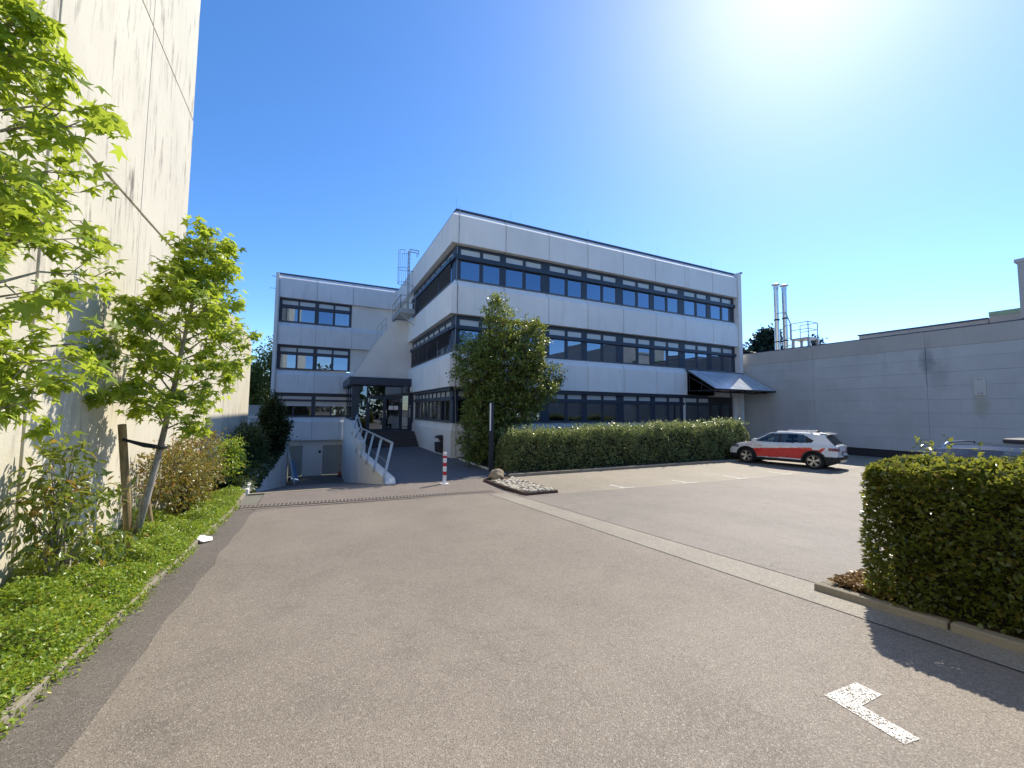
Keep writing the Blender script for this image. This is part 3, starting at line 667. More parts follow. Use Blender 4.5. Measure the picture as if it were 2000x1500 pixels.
pl = build('platform', MB().box(4.72, 26.4, 8.52, 5.68, 29.6, 8.62).bar((4.75, 26.6, 8.52), (5.68, 26.6, 7.75), .05), M['steel'], office)
m = MB(); rail(m, (4.75, 26.45, 8.62), (4.75, 29.5, 8.62), 3, 1.05); rail(m, (4.75, 26.45, 8.62), (5.66, 26.45, 8.62), 2, 1.05)
m.box(4.72, 26.42, 8.62, 4.74, 29.5, 8.80); m.box(4.74, 26.40, 8.62, 5.66, 26.42, 8.80)
build('railing', m, M['steel'], pl)
lad = MB()
for y in (27.3, 27.75): lad.bar((5.42, y, 8.62), (5.42, y, 13.1), .05).bar((5.42, y, 13.1), (6.0, y, 13.1), .05).bar((6.0, y, 13.1), (6.0, y, 12.8), .05)
for k in range(15): lad.bar((5.42, 27.3, 8.9 + k * .28), (5.42, 27.75, 8.9 + k * .28), .03)
for z in (10.6, 11.6): lad.bar((5.42, 27.3, z), (5.72, 27.3, z), .04)
lo = build('cage_ladder', lad, M['steel'], office)
m = MB()
def hoop(z):
    return [(5.42 - .36 - .36 * math.cos(t), 27.525 + .36 * math.sin(t), z) for t in np.linspace(-PI * .999, PI * .999, 15)]
for z in (10.75, 11.75, 12.95): m.tube(hoop(z), .018, 4, False)
for t in np.linspace(-2.2, 2.2, 7): m.bar((5.06 - .36 * math.cos(t), 27.525 + .36 * math.sin(t), 10.75), (5.06 - .36 * math.cos(t), 27.525 + .36 * math.sin(t), 12.95), .022)
build('safety_cage', m, M['steel'], lo)

# main entrance
cn = build('entrance_canopy', MB().box(1.88, 27.0, 3.80, 5.70, 33.6, 4.29), M['frame'], office, bevel=.01)
ent = build('entrance_frame', MB().box(2.12, 27.5, .85, 2.54, 27.62, 3.80).box(2.98, 27.5, .85, 3.07, 27.62, 3.8).box(5.16, 27.5, .85, 5.24, 27.62, 3.8).box(5.62, 27.5, .85, 5.98, 27.62, 3.8)
    .box(3.07, 27.5, 3.02, 5.16, 27.62, 3.15).box(2.54, 27.5, .85, 2.98, 27.62, .98).box(5.24, 27.5, .85, 5.62, 27.62, .98).box(2.54, 27.5, 3.74, 2.98, 27.62, 3.8).box(3.07, 27.5, 3.74, 5.16, 27.62, 3.8)
    .box(2.1, 27.62, .85, 2.18, 27.72, 3.8).box(2.1, 29.4, .85, 2.18, 29.5, 3.8).box(2.1, 31.3, .85, 2.18, 31.4, 3.8).box(2.1, 27.72, 1.5, 2.16, 33.6, 1.62), M['frame'], office)
build('pane', MB().box(2.54, 27.55, .98, 2.98, 27.57, 3.74), M['glass_door'], ent)
build('pane', MB().box(5.24, 27.55, .98, 5.62, 27.57, 3.78), M['glass_door'], ent)
build('pane', MB().box(3.07, 27.55, 3.15, 5.16, 27.57, 3.74), M['glass_door'], ent)
build('pane', MB().box(2.13, 27.72, 1.62, 2.15, 33.6, 3.8), M['glass_door'], ent)
for a, b, hx in ((3.09, 4.09, 3.98), (4.11, 5.14, 4.22)):
    d = build('entrance_door', MB().box(a, 27.48, .88, a + .10, 27.54, 3.0).box(b - .11, 27.48, .88, b, 27.54, 3.0).box(a + .1, 27.48, .88, b - .11, 27.54, 1.0).box(a + .1, 27.48, 2.92, b - .11, 27.54, 3.0), M['frame'], office)
    build('pane', MB().box(a + .1, 27.505, 1.0, b - .11, 27.52, 2.92), M['glass_door'], d)
    build('door_handle', MB().bar((hx, 27.40, 1.72), (hx, 27.40, 2.18), .035).bar((hx, 27.40, 2.15), (hx - .16 if hx < 4 else hx - .06, 27.44, 2.15), .035).bar((hx, 27.4, 1.75), (hx, 27.48, 1.75), .03), M['inox'], d)
    build('hinge', MB().box(a - .02 if hx < 4 else b - .03, 27.45, 2.72, a + .03 if hx < 4 else b + .02, 27.478, 2.98), M['inox'], d)
for x in (4.36, 4.68): build('notice', MB().box(x, 27.47, 2.24, x + .28, 27.474, 2.50), M['paper'], office)
build('intercom', MB().box(5.66, 27.44, 1.75, 5.76, 27.495, 2.35).box(5.68, 27.45, 2.45, 5.76, 27.495, 2.55), M['steel'], office)
build('lobby', MB().box(2.2, 31.5, .8, 6.0, 31.6, 3.8).box(2.2, 27.62, .75, 6.3, 31.6, .82), M['room'], office)
build('reception_desk', MB().box(3.2, 29.5, .82, 5.2, 30.1, 1.85), M['room_dark'], office)
steps = tag(bpy.data.objects.new('entrance_steps', None), kind='structure'); COL.objects.link(steps)
for k in range(5):
    build('step', MB().box(2.36, 25.25 + .30 * k, -.05, 5.86, 25.25 + .30 * (k + 1) + (1.0 if k == 4 else -.004), .17 * (k + 1)), M['step'], steps, bevel=.008)
build('wall_light', MB().box(5.60, 26.9, 3.52, 5.69, 27.02, 3.70), M['render'], office)
# porch canopy and doors at the right end
cg = build('glass_porch', MB().bar((21.45, 18.60, 5.02), (27.1, 18.60, 5.02), .08), M['steel_dk'], office)
TX = [21.5, 22.6, 23.75, 24.9, 26.05, 27.2]; BX = [21.9 + 5.3 / 5 * k for k in range(6)]
def cp(x, t): return (x, 18.58 - t * 2.05, 5.0 - t * 1.28)
for k in range(5):
    m = MB(); a, b = TX[k], TX[k + 1]
    g = .018
    v = [cp(a + g, 0), cp(b - g, 0), cp(b - g, 1), cp(a + g, 1)]
    m.add([(x, y, z + o) for o in (0, .025) for x, y, z in v], [(0, 1, 2, 3), (4, 7, 6, 5), (0, 4, 5, 1), (1, 5, 6, 2), (2, 6, 7, 3), (3, 7, 4, 0)])
    build('porch_pane', m, M['canopy'], cg)
m = MB()
for x in TX: m.bar(tuple(np.array(cp(x, 0)) - (0, 0, .03)), tuple(np.array(cp(x, 1)) - (0, 0, .03)), .035, .06)
m.bar(tuple(np.array(cp(21.4, 1)) - (0, 0, .02)), tuple(np.array(cp(27.25, 1)) - (0, 0, .02)), .07, .08)
for x in (21.6, 24.3, 27.0):
    m.bar((x, 18.6, 3.66), (x, 16.55, 3.66), .05).bar((x, 18.6, 4.62), (x, 16.9, 3.70), .05).bar((x, 18.5, 3.66), (x, 18.5, 4.75), .05).bar((x, 17.6, 3.66), (x, 17.6, 4.35), .04)
m.bar((21.5, 17.0, 3.60), (27.1, 17.0, 3.60), .05).bar((21.5, 17.7, 3.60), (27.1, 17.7, 3.60), .05)
build('porch_frame', m, M['steel_dk'], cg)
build('porch_post', MB().bar((23.15, 16.75, 0), (23.15, 16.75, 3.6), .06), M['steel_dk'], cg)
build('wall', MB().fbox(FF, 21.47, 21.62, -.1, .05, 0, 3.40), M['panel'], office)
build('wall', MB().fbox(FF, 26.4, 26.65, -.1, .05, 0, 3.40), M['panel'], office)
sd = build('side_entrance', MB().fbox(FF, 21.63, 21.80, -.2, -.08, 0, 3.34).fbox(FF, 26.25, 26.39, -.2, -.08, 0, 3.34).fbox(FF, 21.8, 26.25, -.2, -.08, 2.95, 3.34).fbox(FF, 23.95, 24.2, -.2, -.08, 0, 2.95), M['steel_dk'], office)
for a in (21.82, 22.9, 24.22, 25.25):
    d = build('side_door', MB().fbox(FF, a, a + .12, -.18, -.10, .05, 2.94).fbox(FF, a + .87, a + .98, -.18, -.10, .05, 2.94).fbox(FF, a + .12, a + .87, -.18, -.1, .05, .3).fbox(FF, a + .12, a + .87, -.18, -.1, 1.6, 1.78).fbox(FF, a + .12, a + .87, -.18, -.1, 2.8, 2.94), M['steel_dk'], sd)
    for z0, z1 in ((.3, 1.6), (1.78, 2.8)):
        build('pane', MB().fbox(FF, a + .12, a + .87, -.15, -.135, z0, z1), M['glass_low'], sd)
build('door_handle', MB().fbox(FF, 22.75, 22.78, -.09, -.03, 1.0, 1.5), M['inox'], sd)
build('side_lobby', MB().box(21.6, 21.5, 0, 26.4, 21.6, 3.4), M['room_dark'], office)
build('letterbox', MB().fbox(FF, 21.50, 21.58, .051, .08, 1.35, 1.6), M['joint'], office)

# garden retaining walls of the ramp
rw = thing('retaining_wall', 'white painted low retaining wall with overhanging grass left of the garage ramp', 'wall', (-1.6, 20, 0))
build('wall', MB().box(-1.70, 13.1, -3.0, -1.50, 33.7, .20), M['plinth'], rw, bevel=.02)
build('end_block', MB().box(-1.95, 12.86, -.3, -1.49, 13.09, .14), M['plinth'], rw, bevel=.02)
sw = thing('ramp_wall', 'white parapet wall carrying the steel handrail between garage ramp and entrance path', 'wall', (2.2, 20, 0))
build('wall', MB().prism([(12.98, -3), (12.98, .02), (13.15, .16), (21.4, .15), (21.4, -3)], 'x', 2.02, 2.34), M['plinth'], sw, bevel=.015)
build('wall', MB().prism([(21.41, -3), (21.41, .62), (24.3, .95), (26.2, 1.55), (33.7, 1.60), (33.7, -3)], 'x', 2.02, 2.34), M['plinth'], sw, bevel=.015)
hr = thing('handrail', 'galvanised steel handrail with leaning posts on the white parapet wall', 'handrail', (2.1, 13, 0))
P = [(13.05, .10, 1.21), (15.33, .10, 1.21), (17.6, .10, 1.21), (19.9, .10, 1.21), (22.1, .10, 1.26)]
for y, zb, zt in P + [(22.75, .80, 1.35), (24.9, .88, 1.92)]:
    m = MB().bar((1.975, y, zb), (2.24, y + .22, zt), .075, .05).box(1.955, y - .05, zb - .06, 2.02, y + .05, zb + .14)
    build('post', m, M['steel'], hr)
build('rail', MB().bar((2.24, 13.22, 1.23), (2.24, 22.4, 1.28), .06, .05).bar((2.24, 22.4, 1.28), (2.24, 25.2, 1.95), .06, .05), M['steel'], hr)
build('wire', MB().tube([(2.12, 13.1, .62), (2.12, 22.2, .66)], .006, 4), M['steel'], hr)

# ------------------------------------------------------------------ right hall
rh = thing('panel_hall', 'long low grey panel hall with dark base behind the parked cars', 'building', (27.3, 9, 0))
XH = 27.3
zr = [0.43, 1.07, 1.73, 2.39, 3.05, 3.71, 4.37, 5.03, 5.60]
yc = [18.80, 14.26, 9.17, 4.08, -1.0, -6.1]
for i in range(5):
    for k in range(8):
        e = random.uniform(-.006, .006)
        build('wall_panel', MB().box(XH + e, yc[i + 1] + .004, zr[k] + .004, XH + .02, yc[i] - .004, zr[k + 1] - .003), M['hall_panel'], rh, bevel=.003)
for i in range(5):
    build('fascia_panel', MB().box(XH - .015, yc[i + 1] + .004, 5.604, XH + .02, yc[i] - .004, 6.42), M['hall_fascia'], rh, bevel=.006)
build('base', MB().box(XH + .03, -6.1, -.2, XH + .3, 18.9, .445), M['black_base'], rh)
build('hall_body', MB().box(XH + .021, -6.1, .452, 48, 18.8, 6.30).box(XH + .21, 18.8, -.1, 48, 34, 6.30), M['joint_grey'], rh)
build('coping', MB().box(XH - .03, -6.1, 6.425, XH + .4, 18.85, 6.465), M['coping'], rh)
build('roof_step', MB().box(30.0, 7.70, 6.3, 45, 13.05, 7.08), M['hall_fascia'], rh)
build('coping', MB().box(29.95, 7.70, 7.085, 45, 13.1, 7.16), M['coping'], rh)
build('roof_step', MB().box(30.0, -6, 6.3, 45, 7.66, 7.20), M['hall_fascia'], rh)
build('roof_step', MB().box(29.98, -6, 7.205, 45, 7.67, 7.42), M['green_wall'], rh)
build('tower', MB().box(XH - .02, -6, 6.51, 33, 6.06, 8.95), M['hall_fascia'], rh)
build('coping', MB().box(XH - .05, -6, 8.955, 33.1, 6.14, 9.10), M['render_far'], rh)
pt = build('wall_plate', MB().box(XH - .05, 7.19, 3.20, XH - .008, 7.58, 4.03), M['kerb_lt'], rh, bevel=.004)
for y in (7.30, 7.40):
    for z in (3.28, 3.93): build('bolt', MB().box(XH - .06, y, z, XH - .051, y + .035, z + .035), M['joint'], pt)
build('joint_trim', MB().box(XH - .012, 9.16, 3.75, XH - .004, 9.185, 5.6), M['frame_lt'], rh)
for (y, zt, r) in ((17.95, 11.62, .15), (17.38, 11.40, .15)):
    c = MB().lathe([(0, 6.3), (r + .01, 6.3), (r + .01, 8.4), (r, 8.4), (r, zt - .25), (r + .02, zt - .25), (r + .02, zt - .1), (0, zt - .1)], (30.0, y, 0), 18)
    ch = build('chimney', c, M['inox'], rh, smooth=False)
    build('cowl', MB().lathe([(0, zt + .05), (.26, zt), (.26, zt + .05), (0, zt + .16)], (30.0, y, 0), 18), M['steel'], ch)
    build('band', MB().lathe([(r + .012, 9.0), (r + .03, 9.0), (r + .03, 9.1), (r + .012, 9.1)], (30.0, y, 0), 18), M['steel_dk'], ch)
    build('band', MB().lathe([(r + .012, 7.4), (r + .03, 7.4), (r + .03, 7.48), (r + .012, 7.48)], (30.0, y, 0), 18), M['steel_dk'], ch)
m = MB().box(29.4, 15.55, 7.32, 30.6, 16.75, 7.40)
for y in (15.6, 16.6): m.bar((29.5, y, 6.3), (29.5, y, 7.32), .14).bar((30.5, y, 6.3), (30.5, y, 7.32), .14)
rail(m, (29.45, 15.6, 7.4), (30.55, 15.6, 7.4), 1, 1.05); rail(m, (30.55, 15.6, 7.4), (30.55, 16.7, 7.4), 1, 1.05); rail(m, (29.45, 15.6, 7.4), (29.45, 16.7, 7.4), 1, 1.05)
m.bar((29.45, 16.7, 7.4), (29.45, 16.7, 8.45), .09).bar((29.45, 16.7, 8.45), (29.6, 17.1, 9.4), .05).bar((29.6, 17.1, 9.4), (29.9, 17.9, 9.5), .05)
m.bar((29.45, 16.7, 7.5), (29.8, 17.4, 7.5), .04).bar((29.45, 16.7, 8.4), (29.8, 17.4, 8.5), .04).bar((29.45, 16.7, 7.0), (29.8, 17.4, 7.0), .04)
build('service_platform', m, M['steel'], rh)

# ------------------------------------------------------------------ vegetation
def fast_mesh(name, V, Fcs, nper):
    me = bpy.data.meshes.new(name); nf = len(Fcs)
    me.vertices.add(len(V)); me.vertices.foreach_set('co', np.ascontiguousarray(V, dtype=np.float32).ravel())
    me.loops.add(nf * nper); me.loops.foreach_set('vertex_index', np.ascontiguousarray(Fcs, dtype=np.int32).ravel())
    me.polygons.add(nf); me.polygons.foreach_set('loop_start', np.arange(0, nf * nper, nper, dtype=np.int32))
    me.update(calc_edges=True); return me
def tmpl_rhomb():       # small folded leaf, 2 triangles
    return np.array([(0, 0, 0), (.30, .42, .10), (0, 1, -.05), (-.30, .42, .10)], float), np.array([(0, 1, 2), (0, 2, 3)])
def tmpl_lance():       # long laurel leaf, folded on the midrib, drooping
    v = []
    for t, w in ((0, .02), (.25, .15), (.55, .19), (.82, .11)):
        z = -.22 * t * t
        v += [(-w, t, z + .06), (0, t, z), (w, t, z + .06)]
    v.append((0, 1.05, -.26)); f = []
    for i in range(3):
        a = i * 3
        for s in (0, 1): f += [(a + s, a + s + 1, a + s + 4), (a + s, a + s + 4, a + s + 3)]
    f += [(9, 10, 12), (10, 11, 12)]
    return np.array(v, float), np.array(f)
def tmpl_star():        # five pointed sweetgum leaf
    v = [(0, .18, 0)]; out = []
    lob = [(-2.2, .55), (-1.15, .80), (0, .92), (1.15, .80), (2.2, .55)]
    for i, (a, r) in enumerate(lob):
        b0 = a - .42; b1 = a + .42
        if i == 0: out.append((math.sin(b0) * .17, .18 + math.cos(b0) * .17, .02))
        out.append((math.sin(a) * r, .18 + math.cos(a) * r, -.10 - .12 * r))
        nxt = (a + lob[i + 1][0]) / 2 if i < 4 else b1
        rr = .36 if i < 4 else .17
        out.append((math.sin(nxt) * rr, .18 + math.cos(nxt) * rr, .03))
    v += out; n = len(out)
    f = [(0, i + 2, i + 1) for i in range(n - 1)]
    return np.array(v, float), np.array(f)
T = {'rhomb': tmpl_rhomb(), 'lance': tmpl_lance(), 'star': tmpl_star()}
def frames(N_dir, jit, up_bias=0.0):
    """leaf axis (y) about N_dir with jitter, random roll"""
    n = len(N_dir); a = N_dir + rng.normal(0, jit, (n, 3)); a /= np.linalg.norm(a, axis=1)[:, None] + 1e-9
    h = rng.normal(0, .55, (n, 3)) + np.array([0, 0, 1.0 + up_bias])
    x = np.cross(a, h); x /= np.linalg.norm(x, axis=1)[:, None] + 1e-9
    z = np.cross(x, a); return x, a, z
def leaves(parent, P, DIR, size, tmpl, mat, singles=0, jit=.5, name='foliage', up=0.0):
    """P leaf bases; the `singles` nearest ones become separate leaf parts, the rest one foliage part"""
    P = np.asarray(P, float); off = np.array(origin(parent)); n = len(P)
    X, A, Z = frames(np.asarray(DIR, float), jit, up); S = size * rng.uniform(.7, 1.25, n)
    V, F = T[tmpl]; order = np.argsort(np.linalg.norm(P - np.array(EYE), axis=1))
    sing, rest = order[:singles], order[singles:]
    k = len(V)
    W = P[rest][:, None, :] + S[rest][:, None, None] * (V[None, :, 0, None] * X[rest][:, None, :] + V[None, :, 1, None] * A[rest][:, None, :] + V[None, :, 2, None] * Z[rest][:, None, :])
    FF_ = (F[None] + (np.arange(len(rest)) * k)[:, None, None]).reshape(-1, 3)
    me = fast_mesh(name, W.reshape(-1, 3) - off, FF_, 3); me.materials.append(mat)
    o = link(name, me, parent); o['kind'] = 'stuff'
    if singles:
        lm = fast_mesh('leaf', V, F, 3); lm.materials.append(mat)
        for i in sing:
            q = link('leaf', lm, parent)
            q.matrix_local = Matrix(((*(X[i] * S[i]),), (*(A[i] * S[i]),), (*(Z[i] * S[i]),))).transposed().to_4x4()
            q.location = P[i] - off
    return o
def unit(v): return v / (np.linalg.norm(v, axis=-1, keepdims=True) + 1e-9)
def rand_dir(n, zmin=-1.0):
    v = rng.normal(0, 1, (n, 3)); v = unit(v); v[:, 2] = np.maximum(v[:, 2], zmin); return unit(v)

def branchy(parent, base, top, r0, crown, nbr, mat, twigs=5, inner=.15, rise=.55, wall_x=None):
    """trunk from base to top; branches out to the crown radius profile crown(t)->radius; returns twig sample points and outward directions"""
    base, top = np.array(base, float), np.array(top, float); m = MB()
    pts = [base + (top - base) * t + np.array([math.sin(t * 5) * .03, math.cos(t * 4) * .03, 0]) * (t > 0) for t in np.linspace(0, 1, 9)]
    m.tube(pts, [r0 * (1 - .86 * t) + .004 for t in np.linspace(0, 1, 9)], 8)
    trunk = build('trunk', m, mat, parent, smooth=True)
    bm_ = MB(); Q = []; Dd = []
    for k in range(nbr):
        t = inner + (1 - inner) * (k + rng.uniform(0, 1)) / nbr; s = base + (top - base) * t
        az = k * 2.4 + rng.uniform(-.5, .5); R = crown((t - inner) / (1 - inner)) * rng.uniform(.72, 1.12)
        d = np.array([math.cos(az), math.sin(az), 0.0])
        if wall_x is not None and s[0] + d[0] * R < wall_x + .12: R = max(.25, (wall_x + .12 - s[0]) / min(d[0], -1e-3))
        e = s + d * R + np.array([0, 0, R * rise * rng.uniform(.5, 1.3)])
        mid = (s + e) / 2 + np.array([0, 0, .10 * R]) + rng.normal(0, .04, 3)
        L = [s, mid, e]; bm_.tube(L, [r0 * .30 * (1 - .6 * t) + .004, r0 * .16 * (1 - .5 * t) + .003, .003], 5, False)
        for j in range(twigs):
            q = .25 + .75 * (j + rng.uniform(0, 1)) / twigs
            b = (1 - q) ** 2 * s + 2 * q * (1 - q) * mid + q * q * e
            td = unit(d * .8 + rng.normal(0, .7, 3) + np.array([0, 0, .1])); tl = rng.uniform(.16, .42) * (1.2 - .5 * q)
            e2 = b + td * tl; bm_.tube([b, e2], [.006, .002], 4, False)
            for _ in range(4): Q.append(b + (e2 - b) * rng.uniform(.35, 1.0)); Dd.append(td)
    build('branches', bm_, mat, parent, smooth=True)
    return np.array(Q), np.array(Dd)

# young sweetgum by the wall
def sweetgum(label, base, top, prof_, nbr, per, singles, twigs=6, inner=.36, leaf=.108):
    t = thing('sweetgum_tree', label, 'tree', base, group='young sweetgum trees by the cream wall')
    Q, Dd = branchy(t, base, top, .052, prof_, nbr, M['bark'], twigs, inner, .45, -2.85)
    n = len(Q) * per; idx = rng.integers(0, len(Q), n)
    P = Q[idx] + rng.normal(0, .055, (n, 3)); P[:, 0] = np.maximum(P[:, 0], -2.80)
    DIR = unit(Dd[idx] * .8 + rng.normal(0, .5, (n, 3)) + np.array([0, 0, -.55]))
    leaves(t, P, DIR, leaf, 'star', M['leaf_gum'], singles, .35, up=.3)
    return t
sweetgum('young staked sweetgum with full crown leaning over the bed, between the laurel and photinia shrubs', (-2.42, 8.25, .2), (-1.62, 7.9, 4.95),
         lambda u: 1.02 * (math.sin(min(1, u * 1.15 + .12) * PI * .92) ** .8) * (1 - .35 * u) + .08, 46, 3, 300)
sweetgum('sweetgum cut off by the left picture edge, its bright star leaves nearest the camera', (-2.66, 4.62, .5), (-2.62, 4.52, 6.1),
         lambda u: 1.22 * max(.05, math.sin(min(1, u * .92 + .16) * PI)) ** .8 * (1 - .45 * u) + .06, 62, 3, 300, 6, .26, .102)
for (b, tp, lb_) in (((-2.52, 8.45, .1), (-2.60, 8.10, 2.02), 'thick round wooden tree stake strapped to the staked sweetgum trunk'), ((-2.25, 8.55, .1), (-2.36, 8.42, 1.05), 'thin split wooden stake half hidden behind the sweetgum trunk')):
    s_ = thing('tree_stake', lb_, 'stake', b)
    build('post', MB().tube([b, tp], [.055, .05] if tp[2] > 1.5 else [.03, .03], 10), M['stake'], s_, smooth=False)
sp_ = thing('tree_strap', 'black rubber strap tying the young tree to its stake', 'strap', (-2.5, 8.1, 1.7))
build('band', MB().tube([(-2.64, 8.18, 1.80), (-2.53, 8.06, 1.79), (-2.30, 8.02, 1.70), (-2.10, 8.02, 1.66), (-2.06, 8.14, 1.66), (-2.16, 8.26, 1.66), (-2.4, 8.24, 1.72), (-2.64, 8.18, 1.80)], .022, 5), M['strap'], sp_)

def shrub(name, label, base, blobs, n_cl, per, size, tmpl, mat, singles=0, stems=7, cl=.10, droop=-.1, jit=.5, bmat='bark_dk', up=0.0, cat='shrub', group=None):
    """blobs: (x,y,z,rx,ry,rz); clusters fill the blobs, more of them near the outside"""
    t = thing(name, label, cat, base, group=group)
    base = np.array(base, float); bl = np.array(blobs, float)
    vol = bl[:, 3] * bl[:, 4] * bl[:, 5]; idx = rng.choice(len(bl), n_cl, p=vol / vol.sum())
    d = rand_dir(n_cl); r = rng.uniform(.25, 1, n_cl) ** .45
    C = bl[idx, :3] + d * r[:, None] * bl[idx, 3:]
    C[:, 2] = np.maximum(C[:, 2], base[2] + .05)
    m = MB(); sel = rng.choice(n_cl, min(n_cl, stems * 6), replace=False)
    for i in sel:
        mid = (base + C[i]) / 2 + rng.normal(0, .05, 3) + np.array([0, 0, .1 * (C[i][2] - base[2])])
        mid[:2] = base[:2] + (C[i][:2] - base[:2]) * .35
        m.tube([base + rng.normal(0, .05, 3) * (1, 1, 0), mid, C[i]], [.016 + .006 * bl[idx[i], 5], .010, .003], 4, False)
    build('stems', m, M[bmat], t, smooth=True)
    n = n_cl * per; k = np.repeat(np.arange(n_cl), per)
    P = C[k] + rng.normal(0, cl, (n, 3)); P[:, 2] = np.maximum(P[:, 2], base[2] + .02)
    DIR = unit(d[k] * .7 + rng.normal(0, .6, (n, 3)) + np.array([0, 0, droop]))
    leaves(t, P, DIR, size, tmpl, M[mat], singles, jit, up=up)
    return t
shrub('laurel_shrub', 'loose laurel shrub with long drooping leaves in front of the cream wall, nearest the camera', (-2.42, 6.15, .35),
      [(-2.48, 6.2, 1.60, .24, .28, .26), (-2.45, 6.1, 1.25, .30, .34, .28), (-2.35, 6.7, 1.15, .28, .32, .24), (-2.3, 5.95, .92, .32, .30, .24), (-2.25, 6.4, .72, .33, .42, .18)], 120, 9, .098, 'lance', 'leaf_laurel', 240, 5, .07, -.45, .3, 'bark')
shrub('photinia_shrub', 'bushy photinia shrub with bronze tipped leaves behind the staked tree', (-2.35, 10.6, .1),
      [(-2.35, 9.6, 1.05, .42, .75, .50), (-2.35, 10.8, 1.0, .45, .85, .62), (-2.35, 12.0, 1.05, .42, .7, .75), (-2.3, 10.6, .6, .35, 1.1, .3)], 420, 11, .085, 'lance', 'leaf_photinia', 200, 9, .09, .15, .45, 'bark_dk')
shrub('laurel_shrub', 'small bright green laurel shrub between the bronze photinia and the dark bushes', (-2.2, 14.1, .1),
      [(-2.2, 14.1, .75, .38, .55, .55), (-2.1, 14.4, 1.0, .3, .4, .4)], 130, 10, .11, 'lance', 'leaf_cover', 0, 5, .09, .1, .4)
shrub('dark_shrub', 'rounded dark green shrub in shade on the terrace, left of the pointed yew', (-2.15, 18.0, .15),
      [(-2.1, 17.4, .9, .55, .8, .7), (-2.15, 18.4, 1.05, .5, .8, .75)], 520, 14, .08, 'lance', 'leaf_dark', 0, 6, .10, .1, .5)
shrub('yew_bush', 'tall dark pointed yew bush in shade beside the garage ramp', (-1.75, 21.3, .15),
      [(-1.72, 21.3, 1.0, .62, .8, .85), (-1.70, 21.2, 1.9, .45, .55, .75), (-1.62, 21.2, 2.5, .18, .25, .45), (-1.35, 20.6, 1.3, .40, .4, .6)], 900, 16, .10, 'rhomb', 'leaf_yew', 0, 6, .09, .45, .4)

# ground cover in the left bed
n = 120000
gy = rng.uniform(-.5, 13.1, n); gx = rng.uniform(-2.84, -1.56, n)
near = rng.uniform(0, 1, n) < np.clip(1.25 - gy / 18, .3, 1); gx, gy = gx[near], gy[near]
hm = .10 + .06 * np.sin(gx * 2.1 + gy * .9) * np.sin(gy * 1.3) + .07 * np.sin(gx * 5.1 + gy * 2.3) + .06 * np.sin(gy * 4.7 - gx * 3) + .05 * np.sin(gy * 11.0 + gx * 9.0)
hm *= np.clip((-1.57 - gx) / .22, .25, 1) * (1.0 + .6 * np.clip((-2.3 - gx) / .5, 0, 1))
gz = np.array([zg(a, b) for a, b in zip(gx, gy)]) + .10 + np.maximum(hm, .02) * rng.uniform(.25, 1.0, len(gx))
def stuff_leaves(name, label, P, DIR, size, tmpl, mat, jit=.6, cat=None):
    V, F = T[tmpl]; n = len(P); X, A, Z = frames(np.asarray(DIR, float), jit); S = size * rng.uniform(.6, 1.3, n); k = len(V)
    W = P[:, None, :] + S[:, None, None] * (V[None, :, 0, None] * X[:, None, :] + V[None, :, 1, None] * A[:, None, :] + V[None, :, 2, None] * Z[:, None, :])
    me = fast_mesh(name, W.reshape(-1, 3), (F[None] + (np.arange(n) * k)[:, None, None]).reshape(-1, 3), 3); me.materials.append(mat)
    o = link(name, me); o['kind'] = 'stuff'; o['label'] = label; o['category'] = cat or name.replace('_', ' '); return o
P = np.stack([gx, gy, gz], 1)
stuff_leaves('ground_cover', 'bright green low ground cover filling the bed along the cream wall', P, rand_dir(len(P), -.1), .037, 'rhomb', M['leaf_cover'])
n = 16000; gy = rng.uniform(13.0, 26.0, n); gx = rng.uniform(-2.84, -1.45, n)
gz = .2 + .06 * np.sin(gx * 6 + gy * 3) + rng.uniform(0, .16, n); over = gx > -1.66; gz[over] -= rng.uniform(0, .35, over.sum())
P = np.stack([gx, gy, gz], 1)
DIR = rand_dir(n, .0); DIR[:, 0] += .4; DIR[over, 2] -= .8
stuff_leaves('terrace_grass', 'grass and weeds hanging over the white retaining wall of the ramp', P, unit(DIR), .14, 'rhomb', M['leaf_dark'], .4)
# weeds along kerb joints
n = 5200; gy = rng.choice(np.array([.8, 2.0, 2.9, 3.3, 4.1, 4.6, 5.2, 5.5, 6.6, 7.3, 8.6, 9.5, 10.3, 11.2]), n) + rng.normal(0, .20, n); gx = -1.56 + rng.normal(0, .045, n); gz = np.array([zg(0, b) for b in gy]) + np.where(gx < -1.54, .06, .0) + rng.uniform(0, .05, n)
stuff_leaves('kerb_weeds', 'small weeds growing in the joint along the left kerb', np.stack([gx, gy, gz], 1), rand_dir(n, .1), .034, 'rhomb', M['leaf_cover'])

